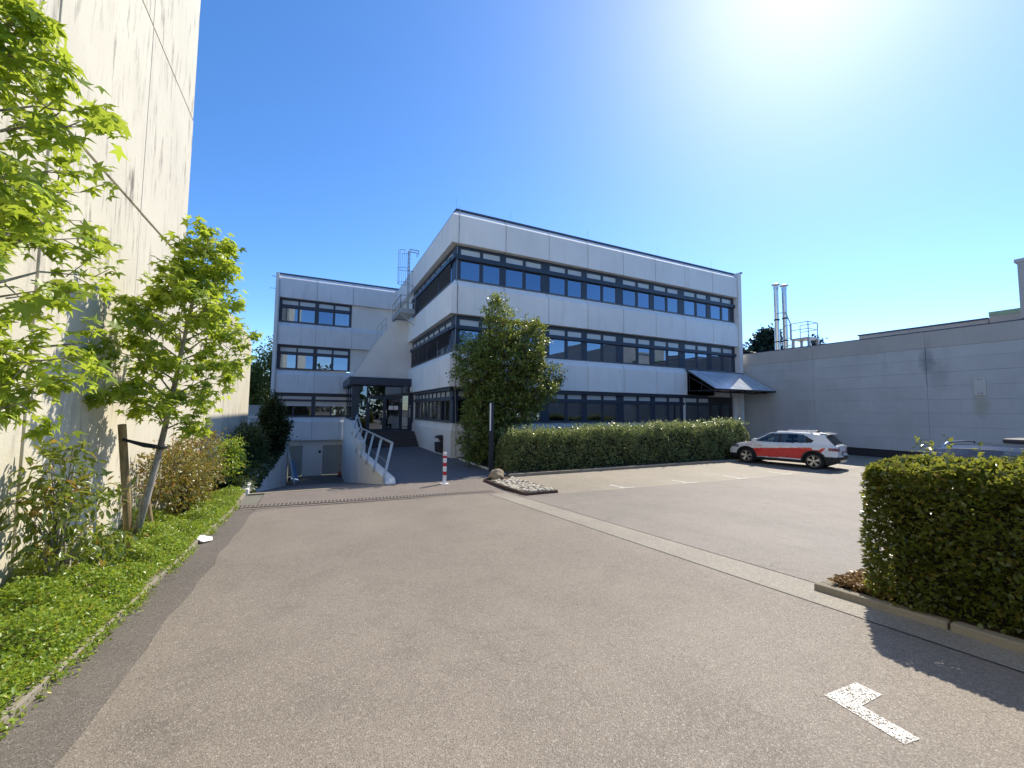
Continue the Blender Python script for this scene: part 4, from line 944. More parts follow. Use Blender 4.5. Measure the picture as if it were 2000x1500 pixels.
# hedges
def hedge(name, label, x0, x1, y0, y1, hfun, zfun, n, size, tmpl, mat, singles, shoots, side='x', depth=.14, core=.16, rnd=.25):
    t = thing(name, label, 'hedge', ((x0 + x1) / 2, (y0 + y1) / 2, zfun((x0 + x1) / 2, (y0 + y1) / 2)))
    L, Wd = x1 - x0, y1 - y0; H = hfun(.5)
    areas = np.array([L * H, L * H, Wd * H, Wd * H, L * Wd * 1.5]); f = rng.choice(5, n, p=areas / areas.sum())
    u, v = rng.uniform(0, 1, n), rng.uniform(0, 1, n) ** .9
    X = np.where(f < 2, x0 + u * L, np.where(f == 2, x0, np.where(f == 3, x1, x0 + u * L)))
    Y = np.where(f == 0, y0, np.where(f == 1, y1, np.where(f < 4, y0 + u * Wd, y0 + v * Wd)))
    uu = (X - x0) / L if side == 'x' else (Y - y0) / Wd
    h = np.array([hfun(a) for a in uu]); Z = np.where(f == 4, h, v * h)
    Nn = np.zeros((n, 3)); Nn[f == 0] = (0, -1, 0); Nn[f == 1] = (0, 1, 0); Nn[f == 2] = (-1, 0, 0); Nn[f == 3] = (1, 0, 0); Nn[f == 4] = (0, 0, 1)
    # rounded shoulders and a wavy face
    wob = .08 * np.sin(X * 1.9 + Y * 1.7 + Z) * np.sin(Z * 2.3 + X) + .05 * np.sin(X * 3.1 + Z * 4 + Y * 2.2) + .05 * np.sin(X * 7.3 - Z * 5.0 + Y * 6.1) + .03 * np.sin(X * 17 + Z * 13 + Y * 15)
    dep = np.abs(rng.normal(0, depth, n)); P = np.stack([X, Y, Z], 1) + Nn * (wob - dep)[:, None]
    cx = np.clip(P[:, 0], x0 + rnd, x1 - rnd); cy = np.clip(P[:, 1], y0 + rnd, y1 - rnd); cz = np.minimum(P[:, 2], h - rnd)
    D_ = P - np.stack([cx, cy, cz], 1); dl = np.linalg.norm(D_, axis=1); lim = rnd + .06
    sc = np.where(dl > lim, lim / np.maximum(dl, 1e-6), 1.0); P = np.stack([cx, cy, cz], 1) + D_ * sc[:, None]
    P[:, 2] = np.maximum(P[:, 2], .02) + np.array([zfun(a, b) for a, b in zip(P[:, 0], P[:, 1])]) + .06
    DIR = unit(Nn * .8 + rng.normal(0, .6, (n, 3)) + np.array([0, 0, .35]))
    # upright shoots on top
    SP = []; SD = []
    for _ in range(shoots):
        a, b = rng.uniform(x0 + .1, x1 - .1), rng.uniform(y0 + .1, y1 - .1); q = (a - x0) / L if side == 'x' else (b - y0) / Wd
        hh = hfun(q) + zfun(a, b); ln = rng.uniform(.08, .34) * rng.uniform(.4, 1.2); lean = rng.normal(0, .25, 2)
        for s in np.arange(0, ln, .022):
            az = rng.uniform(0, 6.28); SP.append((a + lean[0] * s, b + lean[1] * s, hh + s)); SD.append((math.cos(az), math.sin(az), .65))
    if SP: P = np.vstack([P, np.array(SP)]); DIR = np.vstack([DIR, unit(np.array(SD))])
    leaves(t, P, DIR, size, tmpl, mat, singles, .45)
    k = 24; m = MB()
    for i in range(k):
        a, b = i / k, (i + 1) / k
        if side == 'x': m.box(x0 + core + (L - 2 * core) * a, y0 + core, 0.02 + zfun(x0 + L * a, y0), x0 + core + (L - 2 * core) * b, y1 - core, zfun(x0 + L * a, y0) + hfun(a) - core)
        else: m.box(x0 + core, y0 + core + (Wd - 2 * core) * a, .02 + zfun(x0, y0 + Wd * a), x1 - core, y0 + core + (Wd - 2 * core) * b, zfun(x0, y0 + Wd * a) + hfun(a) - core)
    build('branches', m, M['core'], t)  # dark filler boxes, no real branches, added to stop see-through
    return t
hedge('hedge', 'long clipped privet hedge with pale lit top in front of the office windows', 6.35, 20.0, 13.32, 14.85, lambda u: 1.34 + .36 * u + .04 * math.sin(u * 23), lambda x, y: 0.0, 72000, .080, 'rhomb', M['leaf_privet'], 0, 1400, 'x', .14, .26, .70)
hedge('hedge', 'dense dark hedge with yellowish tips behind the kerb at the right picture edge', 4.78, 5.85, -2.2, 2.12, lambda u: 1.22 + .03 * math.sin(u * 19), lambda x, y: zg(x, y), 80000, .050, 'rhomb', M['leaf_hedge'], 300, 170, 'y', .09, .17, .22)

# multi stemmed tree in front of the facade
t = thing('hornbeam_tree', 'multi stemmed tree rising before the office corner, its upper leaves sunlit', 'tree', (6.6, 15.9, .05))
bl = np.array([(7.0, 15.9, 6.0, .75, .7, 1.35), (7.05, 15.9, 7.0, .30, .3, .55), (8.5, 15.9, 5.2, .95, .8, 1.25), (8.75, 15.9, 6.05, .3, .3, .5), (7.4, 15.9, 4.4, 1.70, 1.1, 1.35), (6.1, 15.9, 4.0, 1.15, 1.0, 1.5),
               (8.7, 15.8, 3.4, 1.25, 1.0, 1.1), (9.6, 15.8, 3.9, .6, .5, .6), (6.4, 15.8, 2.4, 1.05, .9, 1.4), (7.7, 15.8, 2.4, 1.35, .9, .9), (6.0, 15.7, 1.3, .75, .8, 1.2), (6.9, 15.6, 1.0, .9, .7, 1.0)])
m = MB()
for (ex, ez, r) in ((7.05, 7.2, .05), (8.7, 6.2, .045), (6.0, 5.2, .04), (9.4, 4.3, .035), (7.6, 5.5, .04)):
    m.tube([(6.6 + rng.uniform(-.15, .15), 15.9, 0), (6.6 + (ex - 6.6) * .35, 15.9, ez * .4), (ex, 15.9 + rng.uniform(-.3, .3), ez)], [r * 1.6, r, .006], 7)
build('trunk', m, M['bark_dk'], t, smooth=True)
vol = bl[:, 3] * bl[:, 4] * bl[:, 5]; nc = 2400; idx = rng.choice(len(bl), nc, p=vol / vol.sum())
d = rand_dir(nc); C = bl[idx, :3] + d * (rng.uniform(.15, 1, nc) ** .5)[:, None] * bl[idx, 3:]; C[:, 2] = np.maximum(C[:, 2], .15)
C[:, 1] = np.minimum(C[:, 1], 17.9)
m = MB()
for i in rng.choice(nc, 260, replace=False):
    s_ = np.array([6.6 + (C[i][0] - 6.6) * .4, 15.9, max(.3, C[i][2] - .9)]); m.tube([s_, C[i]], [.014, .003], 4, False)
build('branches', m, M['bark_dk'], t)
per = 16; k = np.repeat(np.arange(nc), per); P = C[k] + rng.normal(0, .085, (len(k), 3)); P[:, 2] = np.maximum(P[:, 2], .08)
leaves(t, P, unit(d[k] * .6 + rng.normal(0, .6, (len(k), 3)) + np.array([0, 0, -.1])), .125, 'rhomb', M['leaf_horn'], 0, .4)
shrub('dark_shrub', 'low dark leafy shrub at the foot of the office corner beside the path', (6.5, 17.3, .05), [(6.45, 17.2, .55, .45, .9, .55), (6.5, 16.2, .5, .4, .8, .5)], 220, 12, .09, 'lance', 'leaf_dark', 0, 4, .09, .1, .5)

# dry litter beside the right hedge
n = 2600; P = np.stack([rng.normal(5.0, .20, n), rng.normal(2.22, .16, n), np.zeros(n)], 1)
P[:, 2] = [zg(a, b) + .075 + rng.uniform(0, .05) for a, b in P[:, :2]]
keep = (P[:, 0] > 4.82) & (P[:, 1] < 2.40); P = P[keep]
stuff_leaves('leaf_litter', 'dry brown leaf litter in the kerb corner by the right hedge', P, rand_dir(len(P), -.1) * np.array([1, 1, .35]), .06, 'rhomb', M['litter'], .3)

# background trees
def crown_tree(name, label, base, h, blobs, n_cl, per, size, mat, group=None, tmpl='rhomb'):
    t = thing(name, label, 'tree', base, group=group); b = np.array(base, float)
    build('trunk', MB().tube([base, (base[0], base[1], base[2] + h * .8)], [.22, .05], 7), M['bark_dk'], t)
    bl = np.array(blobs, float) * h; vol = bl[:, 3] * bl[:, 4] * bl[:, 5]; idx = rng.choice(len(bl), n_cl, p=vol / vol.sum())
    d = rand_dir(n_cl); C = b + bl[idx, :3] + d * (rng.uniform(.2, 1, n_cl) ** .45)[:, None] * bl[idx, 3:]
    k = np.repeat(np.arange(n_cl), per); P = C[k] + rng.normal(0, size * 1.1, (len(k), 3))
    leaves(t, P, unit(d[k] + rng.normal(0, .6, (len(k), 3))), size, tmpl, M[mat], 0, .5); return t
BL1 = [(0, 0, .55, .26, .26, .3), (.05, 0, .78, .16, .16, .2), (-.12, .05, .45, .2, .2, .22)]
for (x, y, h, lb_) in ((-5.6, 47, 6.6, 'round green tree at the left of the gap beyond the cream wall'), (-3.9, 45, 9.2, 'taller airy green tree showing right beside the wing downpipe'), (-7.6, 50, 7.0, 'green tree half hidden by the end of the cream wall')):
    crown_tree('broadleaf_tree', lb_, (x, y, 0), h, BL1, 420, 16, .26, 'leaf_bg', 'trees in the gap beyond the cream wall')
def conifer(label, base, h, r, n_cl, size, power=.8):
    t = thing('conifer_tree', label, 'tree', base, group='conifers beyond the panel hall'); b = np.array(base, float)
    build('trunk', MB().tube([base, (base[0], base[1], base[2] + h * .97)], [.25, .03], 7), M['bark_dk'], t)
    u = rng.uniform(.1, 1, n_cl) ** .85; az = rng.uniform(0, 2 * PI, n_cl); rr = r * (1 - u) ** power * rng.uniform(.35, 1.1, n_cl)
    C = b + np.stack([np.cos(az) * rr, np.sin(az) * rr, u * h], 1); o = np.stack([np.cos(az), np.sin(az), np.full(n_cl, .35)], 1)
    k = np.repeat(np.arange(n_cl), 16); P = C[k] + rng.normal(0, size * .9, (len(k), 3))
    leaves(t, P, unit(o[k] + rng.normal(0, .5, (len(k), 3))), size, 'rhomb', M['leaf_fir'], 0, .35); return t
conifer('large dark conifer with broad crown right of the office roofline', (58.5, 36.5, 0), 13.6, 4.6, 900, .55, .55)
conifer('lower dark conifer touching the office end pier', (53.0, 36.5, 0), 10.6, 3.0, 320, .5, .55)
conifer('small pointed fir top peeping over the hall roof', (72, 37, 0), 14.2, 1.9, 160, .45, .9)
crown_tree('broadleaf_tree', 'pale treetop just showing above the hall roof beside the fir', (66, 38, 0), 13.2, [(0, 0, .8, .1, .1, .14), (.12, 0, .74, .1, .1, .1)], 60, 12, .4, 'leaf_bg')
gw = thing('garden_wall', 'low grey wall in the gap beyond the cream wall', 'wall', (-6, 42, 0)); build('wall', MB().box(-14, 41.8, -.1, -2.9, 42.1, 2.40), M['hall_fascia'], gw); build('coping', MB().box(-14, 41.75, 2.405, -2.9, 42.15, 2.5), M['render_far'], gw)
vn = thing('storage_container', 'small white container partly hidden by the dark shrubs', 'container', (-4.1, 38, 0))
build('body', MB().box(-4.9, 37.5, .1, -3.2, 39.5, 1.65), M['white_paint'], vn, bevel=.03); build('door', MB().box(-4.5, 37.46, .2, -4.0, 37.495, 1.5), M['render_far'], vn); build('lid', MB().box(-4.95, 37.4, 1.655, -3.15, 39.6, 1.75), M['render_far'], vn)
# woodland added out of view behind the camera to darken the ground floor reflections
n = 5200; P = np.stack([rng.uniform(-30, 95, n), rng.uniform(-52, -44, n), np.zeros(n)], 1); P[:, 2] = rng.uniform(0, 1, n) * (9.5 + 2.2 * np.sin(P[:, 0] * .31) + 1.5 * np.sin(P[:, 0] * .83 + 1))
stuff_leaves('unseen_woodland', 'unseen belt of dark trees added for the window reflections', P, rand_dir(n), 1.5, 'rhomb', M['leaf_dark'], .5, 'trees')

# ------------------------------------------------------------------ small street things
bo = thing('bollard', 'red and white banded square bollard at the mouth of the entrance path', 'bollard', (3.71, 12.41, 0))
zb = [(.0, .26, 'white_paint'), (.26, .37, 'red_paint'), (.37, .53, 'white_paint'), (.53, .64, 'red_paint'), (.64, .78, 'white_paint'), (.78, .86, 'red_paint'), (.86, .96, 'white_paint')]
for i, (a, b, mt) in enumerate(zb):
    w = .046
    build('red_band' if mt == 'red_paint' else 'post', MB().box(3.71 - w, 12.41 - w, a + .012, 3.71 + w, 12.41 + w, b + .012 - .0005), M[mt], bo)
build('base_plate', MB().box(3.59, 12.29, .0, 3.83, 12.53, .012), M['white_paint'], bo)
sg = thing('pylon_sign', 'slim dark totem post with a pale vertical stripe at the hedge end', 'sign', (6.03, 14.3, 0))
build('post', MB().box(5.98, 14.24, 0, 6.14, 14.34, 2.57), M['steel_dk'], sg, bevel=.006); build('stripe', MB().box(5.965, 14.225, 1.52, 6.015, 14.238, 2.56), M['white_paint'], sg)
lbn = thing('litter_bin', 'grey hooded litter bin mounted on the white base wall by the path', 'bin', (5.75, 20.3, .1))
build('body', MB().prism([(5.58, .16), (5.86, .12), (5.86, .66), (5.55, .66)], 'y', 20.1, 20.5), M['steel_dk'], lbn, bevel=.015)
build('hood', MB().prism([(5.86, .70), (5.86, 1.0), (5.66, .98), (5.55, .92), (5.56, .86), (5.74, .84), (5.80, .70)], 'y', 20.1, 20.5), M['steel_dk'], lbn, bevel=.01)
build('back_plate', MB().box(5.861, 20.05, .10, 5.879, 20.55, 1.0), M['steel_dk'], lbn)
# stone bed
sb = thing('stone_bed', 'rusty steel edged bed of pale cobbles at the end of the drive', 'planter', (5.55, 11.1, 0))
cor = [(5.01, 12.40), (5.08, 9.56), (6.06, 9.60), (6.02, 12.92)]
m = MB()
for (a, b) in zip(cor, cor[1:] + cor[:1]):
    m.bar((a[0], a[1], zg(*a) + .03), (b[0], b[1], zg(*b) + .03), .025, .07)
build('edging', m, M['rust'], sb); m = MB(); m.add([(x, y, zg(x, y) + .03) for x, y in cor], [(0, 1, 2, 3)]); build('soil', m, M['earth'], sb)
icos = []
for q in range(5):
    bm = bmesh.new(); bmesh.ops.create_icosphere(bm, subdivisions=1, radius=1.0)
    for v in bm.verts: v.co *= random.uniform(.82, 1.12); v.co.z *= .62; v.co.x *= 1.25
    me = bpy.data.meshes.new('cobble'); bm.to_mesh(me); bm.free(); me.materials.append(M['stone'])
    for p in me.polygons: p.use_smooth = True
    icos.append(me)
pts = []
for _ in range(6000):
    y = random.uniform(9.68, 12.3); x = random.uniform(5.13, 5.97)
    if math.hypot(x - 5.5, (y - 12.25)) < .42: continue
    if all((x - a) ** 2 + (y - b) ** 2 > .112 ** 2 for a, b, _ in pts): pts.append((x, y, 0))
    if len(pts) > 165: break
for i, (x, y, _) in enumerate(pts):
    o = link('cobble', icos[i % 5], sb); s = random.uniform(.055, .095)
    o.location = Vector((x, y, zg(x, y) + .06 + random.uniform(0, .03))) - origin(sb); o.scale = (s, s, s); o.rotation_euler = (random.uniform(-.3, .3), random.uniform(-.3, .3), random.uniform(0, 6.3))
bm = bmesh.new(); bmesh.ops.create_icosphere(bm, subdivisions=3, radius=1.0)
for v in bm.verts:
    n_ = math.sin(v.co.x * 3.1 + 1) * .10 + math.sin(v.co.y * 4.3 + v.co.z * 2) * .10 + math.sin(v.co.z * 7 + v.co.x * 5) * .05
    v.co *= 1 + n_; v.co.z *= .78 + .12 * (v.co.x < 0); v.co.x *= 1.15
    if v.co.z < -.35: v.co.z = -.35
me = bpy.data.meshes.new('boulder'); bm.to_mesh(me); bm.free(); me.materials.append(M['boulder'])
bd = tag(link('boulder', me), 'brown boulder sitting at the far end of the cobble bed', 'rock'); bd.location = (5.50, 12.45, .13); bd.scale = (.24, .22, .25)
# litter by the kerb, boards and bottle on the ramp
pp = tag(build('paper_scrap', MB().add([(-1.60, 7.98, .255), (-1.48, 7.92, .20), (-1.38, 8.02, .19), (-1.40, 8.12, .215), (-1.56, 8.10, .27), (-1.47, 8.03, .235)], [(0, 1, 5), (1, 2, 5), (2, 3, 5), (3, 4, 5), (4, 0, 5)]), M['paper']), 'white scrap of paper lying on the left kerb', 'litter')
tag(build('leaning_board', MB().add([(-1.06, 30.9, -2.76), (-1.02, 30.9, -2.76), (-1.02, 31.9, -2.76), (-1.06, 31.9, -2.76), (-1.46, 30.9, -.70), (-1.42, 30.9, -.70), (-1.42, 31.9, -.70), (-1.46, 31.9, -.70)],
    [(0, 3, 2, 1), (4, 5, 6, 7), (0, 1, 5, 4), (1, 2, 6, 5), (2, 3, 7, 6), (3, 0, 4, 7)]), M['white_paint']), 'tall white board leaning in the corner at the ramp foot', 'board')
tag(build('leaning_board', MB().add([(-1.25, 31.9, -2.76), (-.80, 32.3, -2.76), (-.82, 32.35, -2.76), (-1.27, 31.95, -2.76), (-1.38, 33.3, -1.4), (-1.20, 33.5, -1.5), (-1.22, 33.55, -1.5), (-1.40, 33.35, -1.4)],
    [(0, 3, 2, 1), (4, 5, 6, 7), (0, 1, 5, 4), (1, 2, 6, 5), (2, 3, 7, 6), (3, 0, 4, 7)]), M['board_blue']), 'blue board leaning against the left basement door', 'board')
gb = thing('gas_bottle', 'small orange red gas bottle standing by the right basement door', 'bottle', (1.86, 33.2, -2.75))
build('body', MB().lathe([(0, 0), (.11, 0), (.12, .04), (.12, .28), (.06, .36), (0, .37)], (1.86, 33.2, -2.75), 14), M['bottle_red'], gb, smooth=True); build('valve', MB().lathe([(0, .37), (.03, .37), (.03, .46), (0, .46)], (1.86, 33.2, -2.75), 8), M['steel'], gb)
#CARS
# ------------------------------------------------------------------ cars (local x forward, y left, z up)
def car(name, label, loc, rotz, paint, L=4.14, W=1.76, stripe=False, estate=False):
    t = thing(name, label, 'car', loc, rotz)
    HL = L / 2; k = L / 4.14; wb = 2.58 * k / 2; R = .335; z0 = .23
    if estate: pts = [(-2.07, .98), (-2.02, 1.04), (-1.84, 1.40), (-1.80, 1.455), (-1.2, 1.50), (-.3, 1.52), (.2, 1.49), (.42, 1.44), (1.10, 1.00), (1.3, .95), (1.75, .86), (1.98, .74), (2.07, .60)]
    else: pts = [(-2.07, .94), (-2.00, 1.02), (-1.70, 1.40), (-1.76, 1.455), (-1.2, 1.515), (-.4, 1.535), (.15, 1.51), (.38, 1.45), (1.13, 1.02), (1.25, .985), (1.7, .91), (1.96, .78), (2.07, .60)]
    if not estate: pts[3] = (-1.66, 1.455)
    px = np.array([p[0] * k for p in pts]); pz = np.array([p[1] for p in pts])
    top = lambda x: float(np.interp(x, px, pz))
    def hw(x, z):
        w = W / 2 * (1 - .05 * max(0, (.55 - z) / .35) ** 2)
        if z > .95: w -= (z - .95) * .33 + .02 * min(1, (z - .95) / .05)
        w += .012 * math.exp(-((z - .80) / .06) ** 2)
        e = max(0, abs(x) - 1.35 * k) / (HL - 1.35 * k)
        return w * (1 - .20 * e ** 2.2)
    def zb(x):
        z = z0 + (.10 * max(0, (abs(x) - 1.75 * k) / .3) if abs(x) > 1.75 * k else 0)
        for xc in (-wb, wb):
            if abs(x - xc) < R + .045: z = max(z, R + math.sqrt(max(0, (R + .045) ** 2 - (x - xc) ** 2)) - .0)
        return z
    xs = np.unique(np.concatenate([np.linspace(-HL, HL, 190), np.array([c + s * (R + .045) for c in (-wb, wb) for s in (-1, 1)])]))
    nz, nc = 46, 9
    classes = {}
    def put(cl, vs):
        yy = sum(v[1] for v in vs) / len(vs); xx = sum(v[0] for v in vs) / len(vs)
        if cl in ('side_window', 'red_stripe', 'tail_lamp', 'head_lamp'): key = (cl, yy > 0, cl == 'side_window' and xx < -.08 * k)
        elif cl == 'pillar_trim': key = (cl, yy > 0, int(xx < -.5) + int(xx < -1.5))
        else: key = (cl,)
        classes.setdefault(key, MB()).add(vs, [tuple(range(len(vs)))])
    def inpoly(x, y, poly):
        r = False; n = len(poly); j = n - 1
        for i in range(n):
            if (poly[i][1] > y) != (poly[j][1] > y) and x < (poly[j][0] - poly[i][0]) * (y - poly[i][1]) / (poly[j][1] - poly[i][1]) + poly[i][0]: r = not r
            j = i
        return r
    kk = lambda poly: [(a * k, b) for a, b in poly]
    if estate: gp = kk([(.98, 1.01), (.36, 1.40), (-1.2, 1.42), (-1.70, 1.36), (-1.86, 1.08), (-1.0, 1.03)])
    else: gp = kk([(.98, 1.01), (.30, 1.405), (-.9, 1.42), (-1.30, 1.18), (-1.22, 1.08), (-.6, 1.045)])
    red = kk([(1.12, .70), (.2, .77), (-1.24, .895), (-1.26, .80), (-1.50, .80), (-1.60, .90), (-1.72, .90), (-1.55, .70), (-1.2, .55), (-.88, .40), (.88, .36)])
    def cls(x, y, z):
        da = min(math.hypot(x - c, z - R) for c in (-wb, wb))
        if da < R + .115 and z < .80: return 'cladding'
        if z < .34 + .0 * x: return 'cladding'
        if x < -1.60 * k and z < .55: return 'cladding'
        if x > 1.72 * k and z < .42: return 'cladding'
        if inpoly(x, z, gp):
            if abs(x + .08 * k) < .045 or (not estate and x < -1.02 * k) or (estate and abs(x + 1.05 * k) < .04): return 'pillar_trim'
            return 'side_window'
        if x < -1.79 * k and .79 < z < .91 and not estate: return 'tail_lamp'
        if estate and x < -1.80 * k and .80 < z < 1.05: return 'tail_lamp'
        if x > 1.62 * k and .70 < z < .83: return 'head_lamp'
        if stripe and inpoly(x, z, red): return 'red_stripe'
        return 'body'
    rows = []
    for x in xs:
        b = zb(x); tp = top(x); cr = .055 if tp > 1.2 else .05; zt = max(b + .02, tp - cr)
        r = [(x, hw(x, z), z) for z in np.linspace(b, zt, nz)]
        w = r[-1][1]
        for q in range(1, nc + 1):
            a = q / nc * PI / 2; r.append((x, w * (1 - q / nc), zt + (tp - zt) * (1 - (1 - q / nc) ** 2.6)))
        rows.append(r)
    for i in range(len(xs) - 1):
        for j in range(nz + nc - 1):
            a, b, c, d = rows[i][j], rows[i + 1][j], rows[i + 1][j + 1], rows[i][j + 1]
            cx, cy, cz = [(a[q] + b[q] + c[q] + d[q]) / 4 for q in range(3)]
            cl = cls(cx, cy, cz) if j < nz - 1 else 'body'
            if j >= nz - 1:
                wv = hw(cx, cz)
                if (.42 if estate else .40) * k < cx < 1.10 * k and cy < wv - .07: cl = 'windscreen'
                if estate and -2.0 * k < cx < -1.845 * k and cy < wv - .08: cl = 'rear_window'
                if not estate and -1.985 * k < cx < -1.70 * k and cy < wv - .07: cl = 'rear_window'
                if not estate and cx < -1.70 * k and cx > -2.0 * k and cy >= wv - .07: cl = 'pillar_trim'
            for s in (1, -1):
                vs = [(p[0], p[1] * s, p[2]) for p in (a, b, c, d)]
                put(cl, vs if s > 0 else vs[::-1])
    # end caps as (y,z) grids
    for xe, sgn in ((-HL, -1), (HL, 1)):
        tp = top(xe); b = zb(xe); zz = np.linspace(b, tp, 34); tt = np.linspace(-1, 1, 61)
        def pt(u, z):
            w = hw(xe, min(z, tp - .05)) * (1 if z < tp - .05 else 1 - .0 * (z - tp + .05))
            return (xe + sgn * (.05 * (1 - u * u) * math.sin(min(1, max(0, (z - b) / (tp - b))) * PI) + (.07 if sgn < 0 and z < .60 else 0) * (1 - u * u * .7)), w * u, z)
        for i in range(len(tt) - 1):
            for j in range(len(zz) - 1):
                vs = [pt(tt[i], zz[j]), pt(tt[i + 1], zz[j]), pt(tt[i + 1], zz[j + 1]), pt(tt[i], zz[j + 1])]
                y = (vs[0][1] + vs[1][1]) / 2; z = (vs[0][2] + vs[2][2]) / 2; cl = 'body'
                if sgn < 0:
                    if z < .55: cl = 'cladding'
                    if .30 < z < .43 and abs(y) < .56: cl = 'skid_plate'
                    if .555 < z < .72 and abs(y) < .32: cl = 'cladding'
                    if .78 < z < .90 and abs(y) > .42: cl = 'tail_lamp'
                else:
                    if z < .50: cl = 'cladding'
                put(cl, vs)
    mats = {'body': paint, 'cladding': M['clad'], 'side_window': M['car_glass'], 'windscreen': M['car_glass'], 'rear_window': M['car_glass'], 'pillar_trim': M['clad'], 'tail_lamp': M['tail'],
            'head_lamp': M['lamp'], 'red_stripe': M['car_red'], 'skid_plate': M['alloy']}
    for cl, mb_ in classes.items():
        # weld so that shading is smooth
        o = build(cl[0], mb_, mats[cl[0]], t, smooth=True, fix=False)
        bm = bmesh.new(); bm.from_mesh(o.data); bmesh.ops.remove_doubles(bm, verts=bm.verts, dist=1e-4); bmesh.ops.recalc_face_normals(bm, faces=bm.faces); bm.to_mesh(o.data); bm.free()
    # underside, arches and cabin
    build('underbody', MB().box(-HL + .25, -W / 2 + .22, .20, HL - .25, W / 2 - .22, .45).box(-wb + .42, -W / 2 + .06, .22, wb - .42, W / 2 - .06, .40).box(-HL + .1, -W / 2 + .3, .40, HL - .15, W / 2 - .3, .80), M['clad'], t)
    for xc in (-.05, -.95):
        for y in (.36, -.36):
            s = build('seat', MB().prism([(xc - .22, .5), (xc + .3, .5), (xc + .3, .68), (xc - .08, .70), (xc - .20, 1.14), (xc - .30, 1.12)], 'y', y - .24, y + .24), M['seat'], t, bevel=.03)
            build('headrest', MB().box(xc - .33, y - .13, 1.18, xc - .22, y + .13, 1.36), M['seat'], s, bevel=.03)
    build('dashboard', MB().box(.62, -.66, .8, 1.05, .66, 1.0), M['seat'], t, bevel=.03)
    build('steering_wheel', MB().tube([(.50 + .06 * math.sin(a), .36 + .18 * math.cos(a), .98 + .17 * math.sin(a)) for a in np.linspace(0, 2 * PI, 15)], .016, 5), M['seat'], t)
    # wheels
    for xc in (wb, -wb):
        for s in (1, -1):
            yw = s * (W / 2 - .115)
            prof_ = [(.20, -.10), (.225, -.105), (.30, -.10), (.328, -.075), (R, -.04), (R, .04), (.328, .075), (.30, .10), (.225, .105), (.20, .10), (.20, -.10)]
            w = build('wheel', MB().lathe(prof_, (xc, yw, R), 36, 'y'), M['tyre'], t, smooth=False)
            m = MB(); m.lathe([(.205, s * .02), (.225, s * .106), (.232, s * .106), (.235, s * .09)], (xc, yw, R), 36, 'y'); m.lathe([(0, s * .095), (.045, s * .095), (.05, s * .06)], (xc, yw, R), 18, 'y')
            for q in range(5):
                for dq in (-.16, .16):
                    a = q * 2 * PI / 5 + .3; p0 = (xc + .04 * math.cos(a), yw + s * .085, R + .04 * math.sin(a)); p1 = (xc + .215 * math.cos(a + dq), yw + s * .098, R + .215 * math.sin(a + dq))
                    m.bar(p0, p1, .03, .045)
            build('rim', m, M['alloy'], w)
            build('brake_disc', MB().lathe([(0, s * .02), (.15, s * .02), (.15, -s * .0), (0, -s * .0)], (xc, yw, R), 20, 'y').lathe([(0, s * .0), (.202, -s * .02)], (xc, yw, R), 24, 'y'), M['clad'], w)
    for s in (1, -1):
        m = MB(); yr = hw(0, 1.45) - .05
        pz_ = [(x * k, top(x * k) + .0) for x in (-1.25, -.8, 0, .28)]
        m.tube([(pz_[0][0], s * yr, pz_[0][1] - .05), (pz_[0][0] + .12, s * yr, pz_[0][1] + .012)] + [(a, s * yr, b + .012) for a, b in pz_[1:3]] + [(pz_[3][0] - .02, s * yr, pz_[3][1] - .05)], .020, 6)
        build('roof_rail', m, M['inox'] if not stripe else M['alloy'], t, smooth=True)
        build('mirror', MB().prism([(.78, 1.0), (.98, 1.0), (1.0, 1.08), (.9, 1.16), (.78, 1.16)], 'y', s * (W / 2 + .01), s * (W / 2 + .20)), M['clad'] if not stripe else paint, t, bevel=.03)
        for xh in (.0, -.92):
            build('door_handle', MB().box(xh * k - .18, s * (hw(0, .9) + .0), .885, xh * k + .0, s * (hw(0, .9) + .025), .915), paint, t, bevel=.006)
    build('antenna', MB().prism([(-1.35, top(-1.3)), (-1.15, top(-1.15)), (-1.3, top(-1.3) + .07)], 'y', -.02, .02), M['clad'], t)
    if not estate:
        build('spoiler', MB().prism([(-1.80, 1.43), (-1.80, 1.455), (-1.45, 1.515), (-1.45, 1.46)], 'y', -.60, .60), paint, t, bevel=.008)
        build('tailgate_ledge', MB().box(-2.085, -.60, .955, -1.99, .60, .985), paint, t, bevel=.01)
    xr = -HL - .052
    p = build('number_plate', MB().box(xr - .022, -.26, .585, xr - .004, .26, .695), M['plate'], t)
    build('plate_band', MB().box(xr - .026, .215, .587, xr - .0221, .258, .693), M['plate_blue'], p)
    build('rear_badge', MB().box(xr - .012, -.07, .80, xr + .0, .07, .835), M['alloy'], t, bevel=.004)
    if stripe:
        m = MB()
        for q, (a, b) in enumerate(((.10, .36), (-.36, -.10))):
            for n_ in range(6):
                u = a + (b - a) * n_ / 6; m.box(xr + .004, u, .742, xr + .010, u + .026, .742 + (.03 if n_ % 3 else .045))
        build('rear_lettering', m, M['car_red'], t)
        m = MB()
        for n_ in range(11): m.box(.62 + n_ * .028, hw(.7, .86) + .004, .83, .62 + n_ * .028 + .018, hw(.7, .86) + .007, .83 + (.028 if n_ % 4 else .04))
        for n_ in range(9): m.box(1.02 + n_ * .03, hw(1.1, .84) + .003, .845, 1.02 + n_ * .03 + .02, hw(1.1, .84) + .008, .87)
        build('side_lettering', m, M['car_red'], t)
    return t
car('parked_car', 'white compact crossover with broad red side stripe parked nose to the long hedge', (19.15, 11.28, 0.0), math.radians(103), M['car_white'], stripe=True)
c2 = car('parked_car', 'dark blue estate car with bright roof rails behind the right hedge', (11.9, 3.05, .22), PI, M['car_blue'], 4.7, 1.82, estate=True)
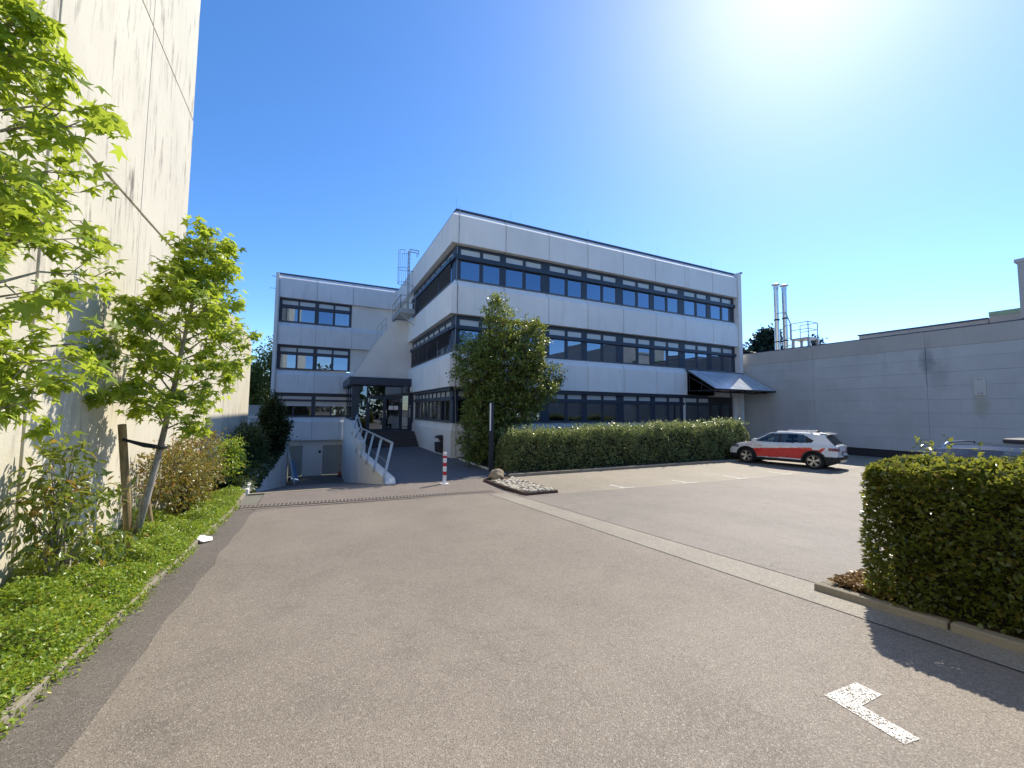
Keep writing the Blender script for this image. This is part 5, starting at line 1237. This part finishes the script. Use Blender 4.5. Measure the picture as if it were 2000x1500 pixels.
build('roof_box', MB().prism([(-2.2, 1.47), (-1.05, 1.51), (-1.1, 1.60), (-2.1, 1.60)][::-1], 'y', -.2, .2), M['clad'], c2, bevel=.03)
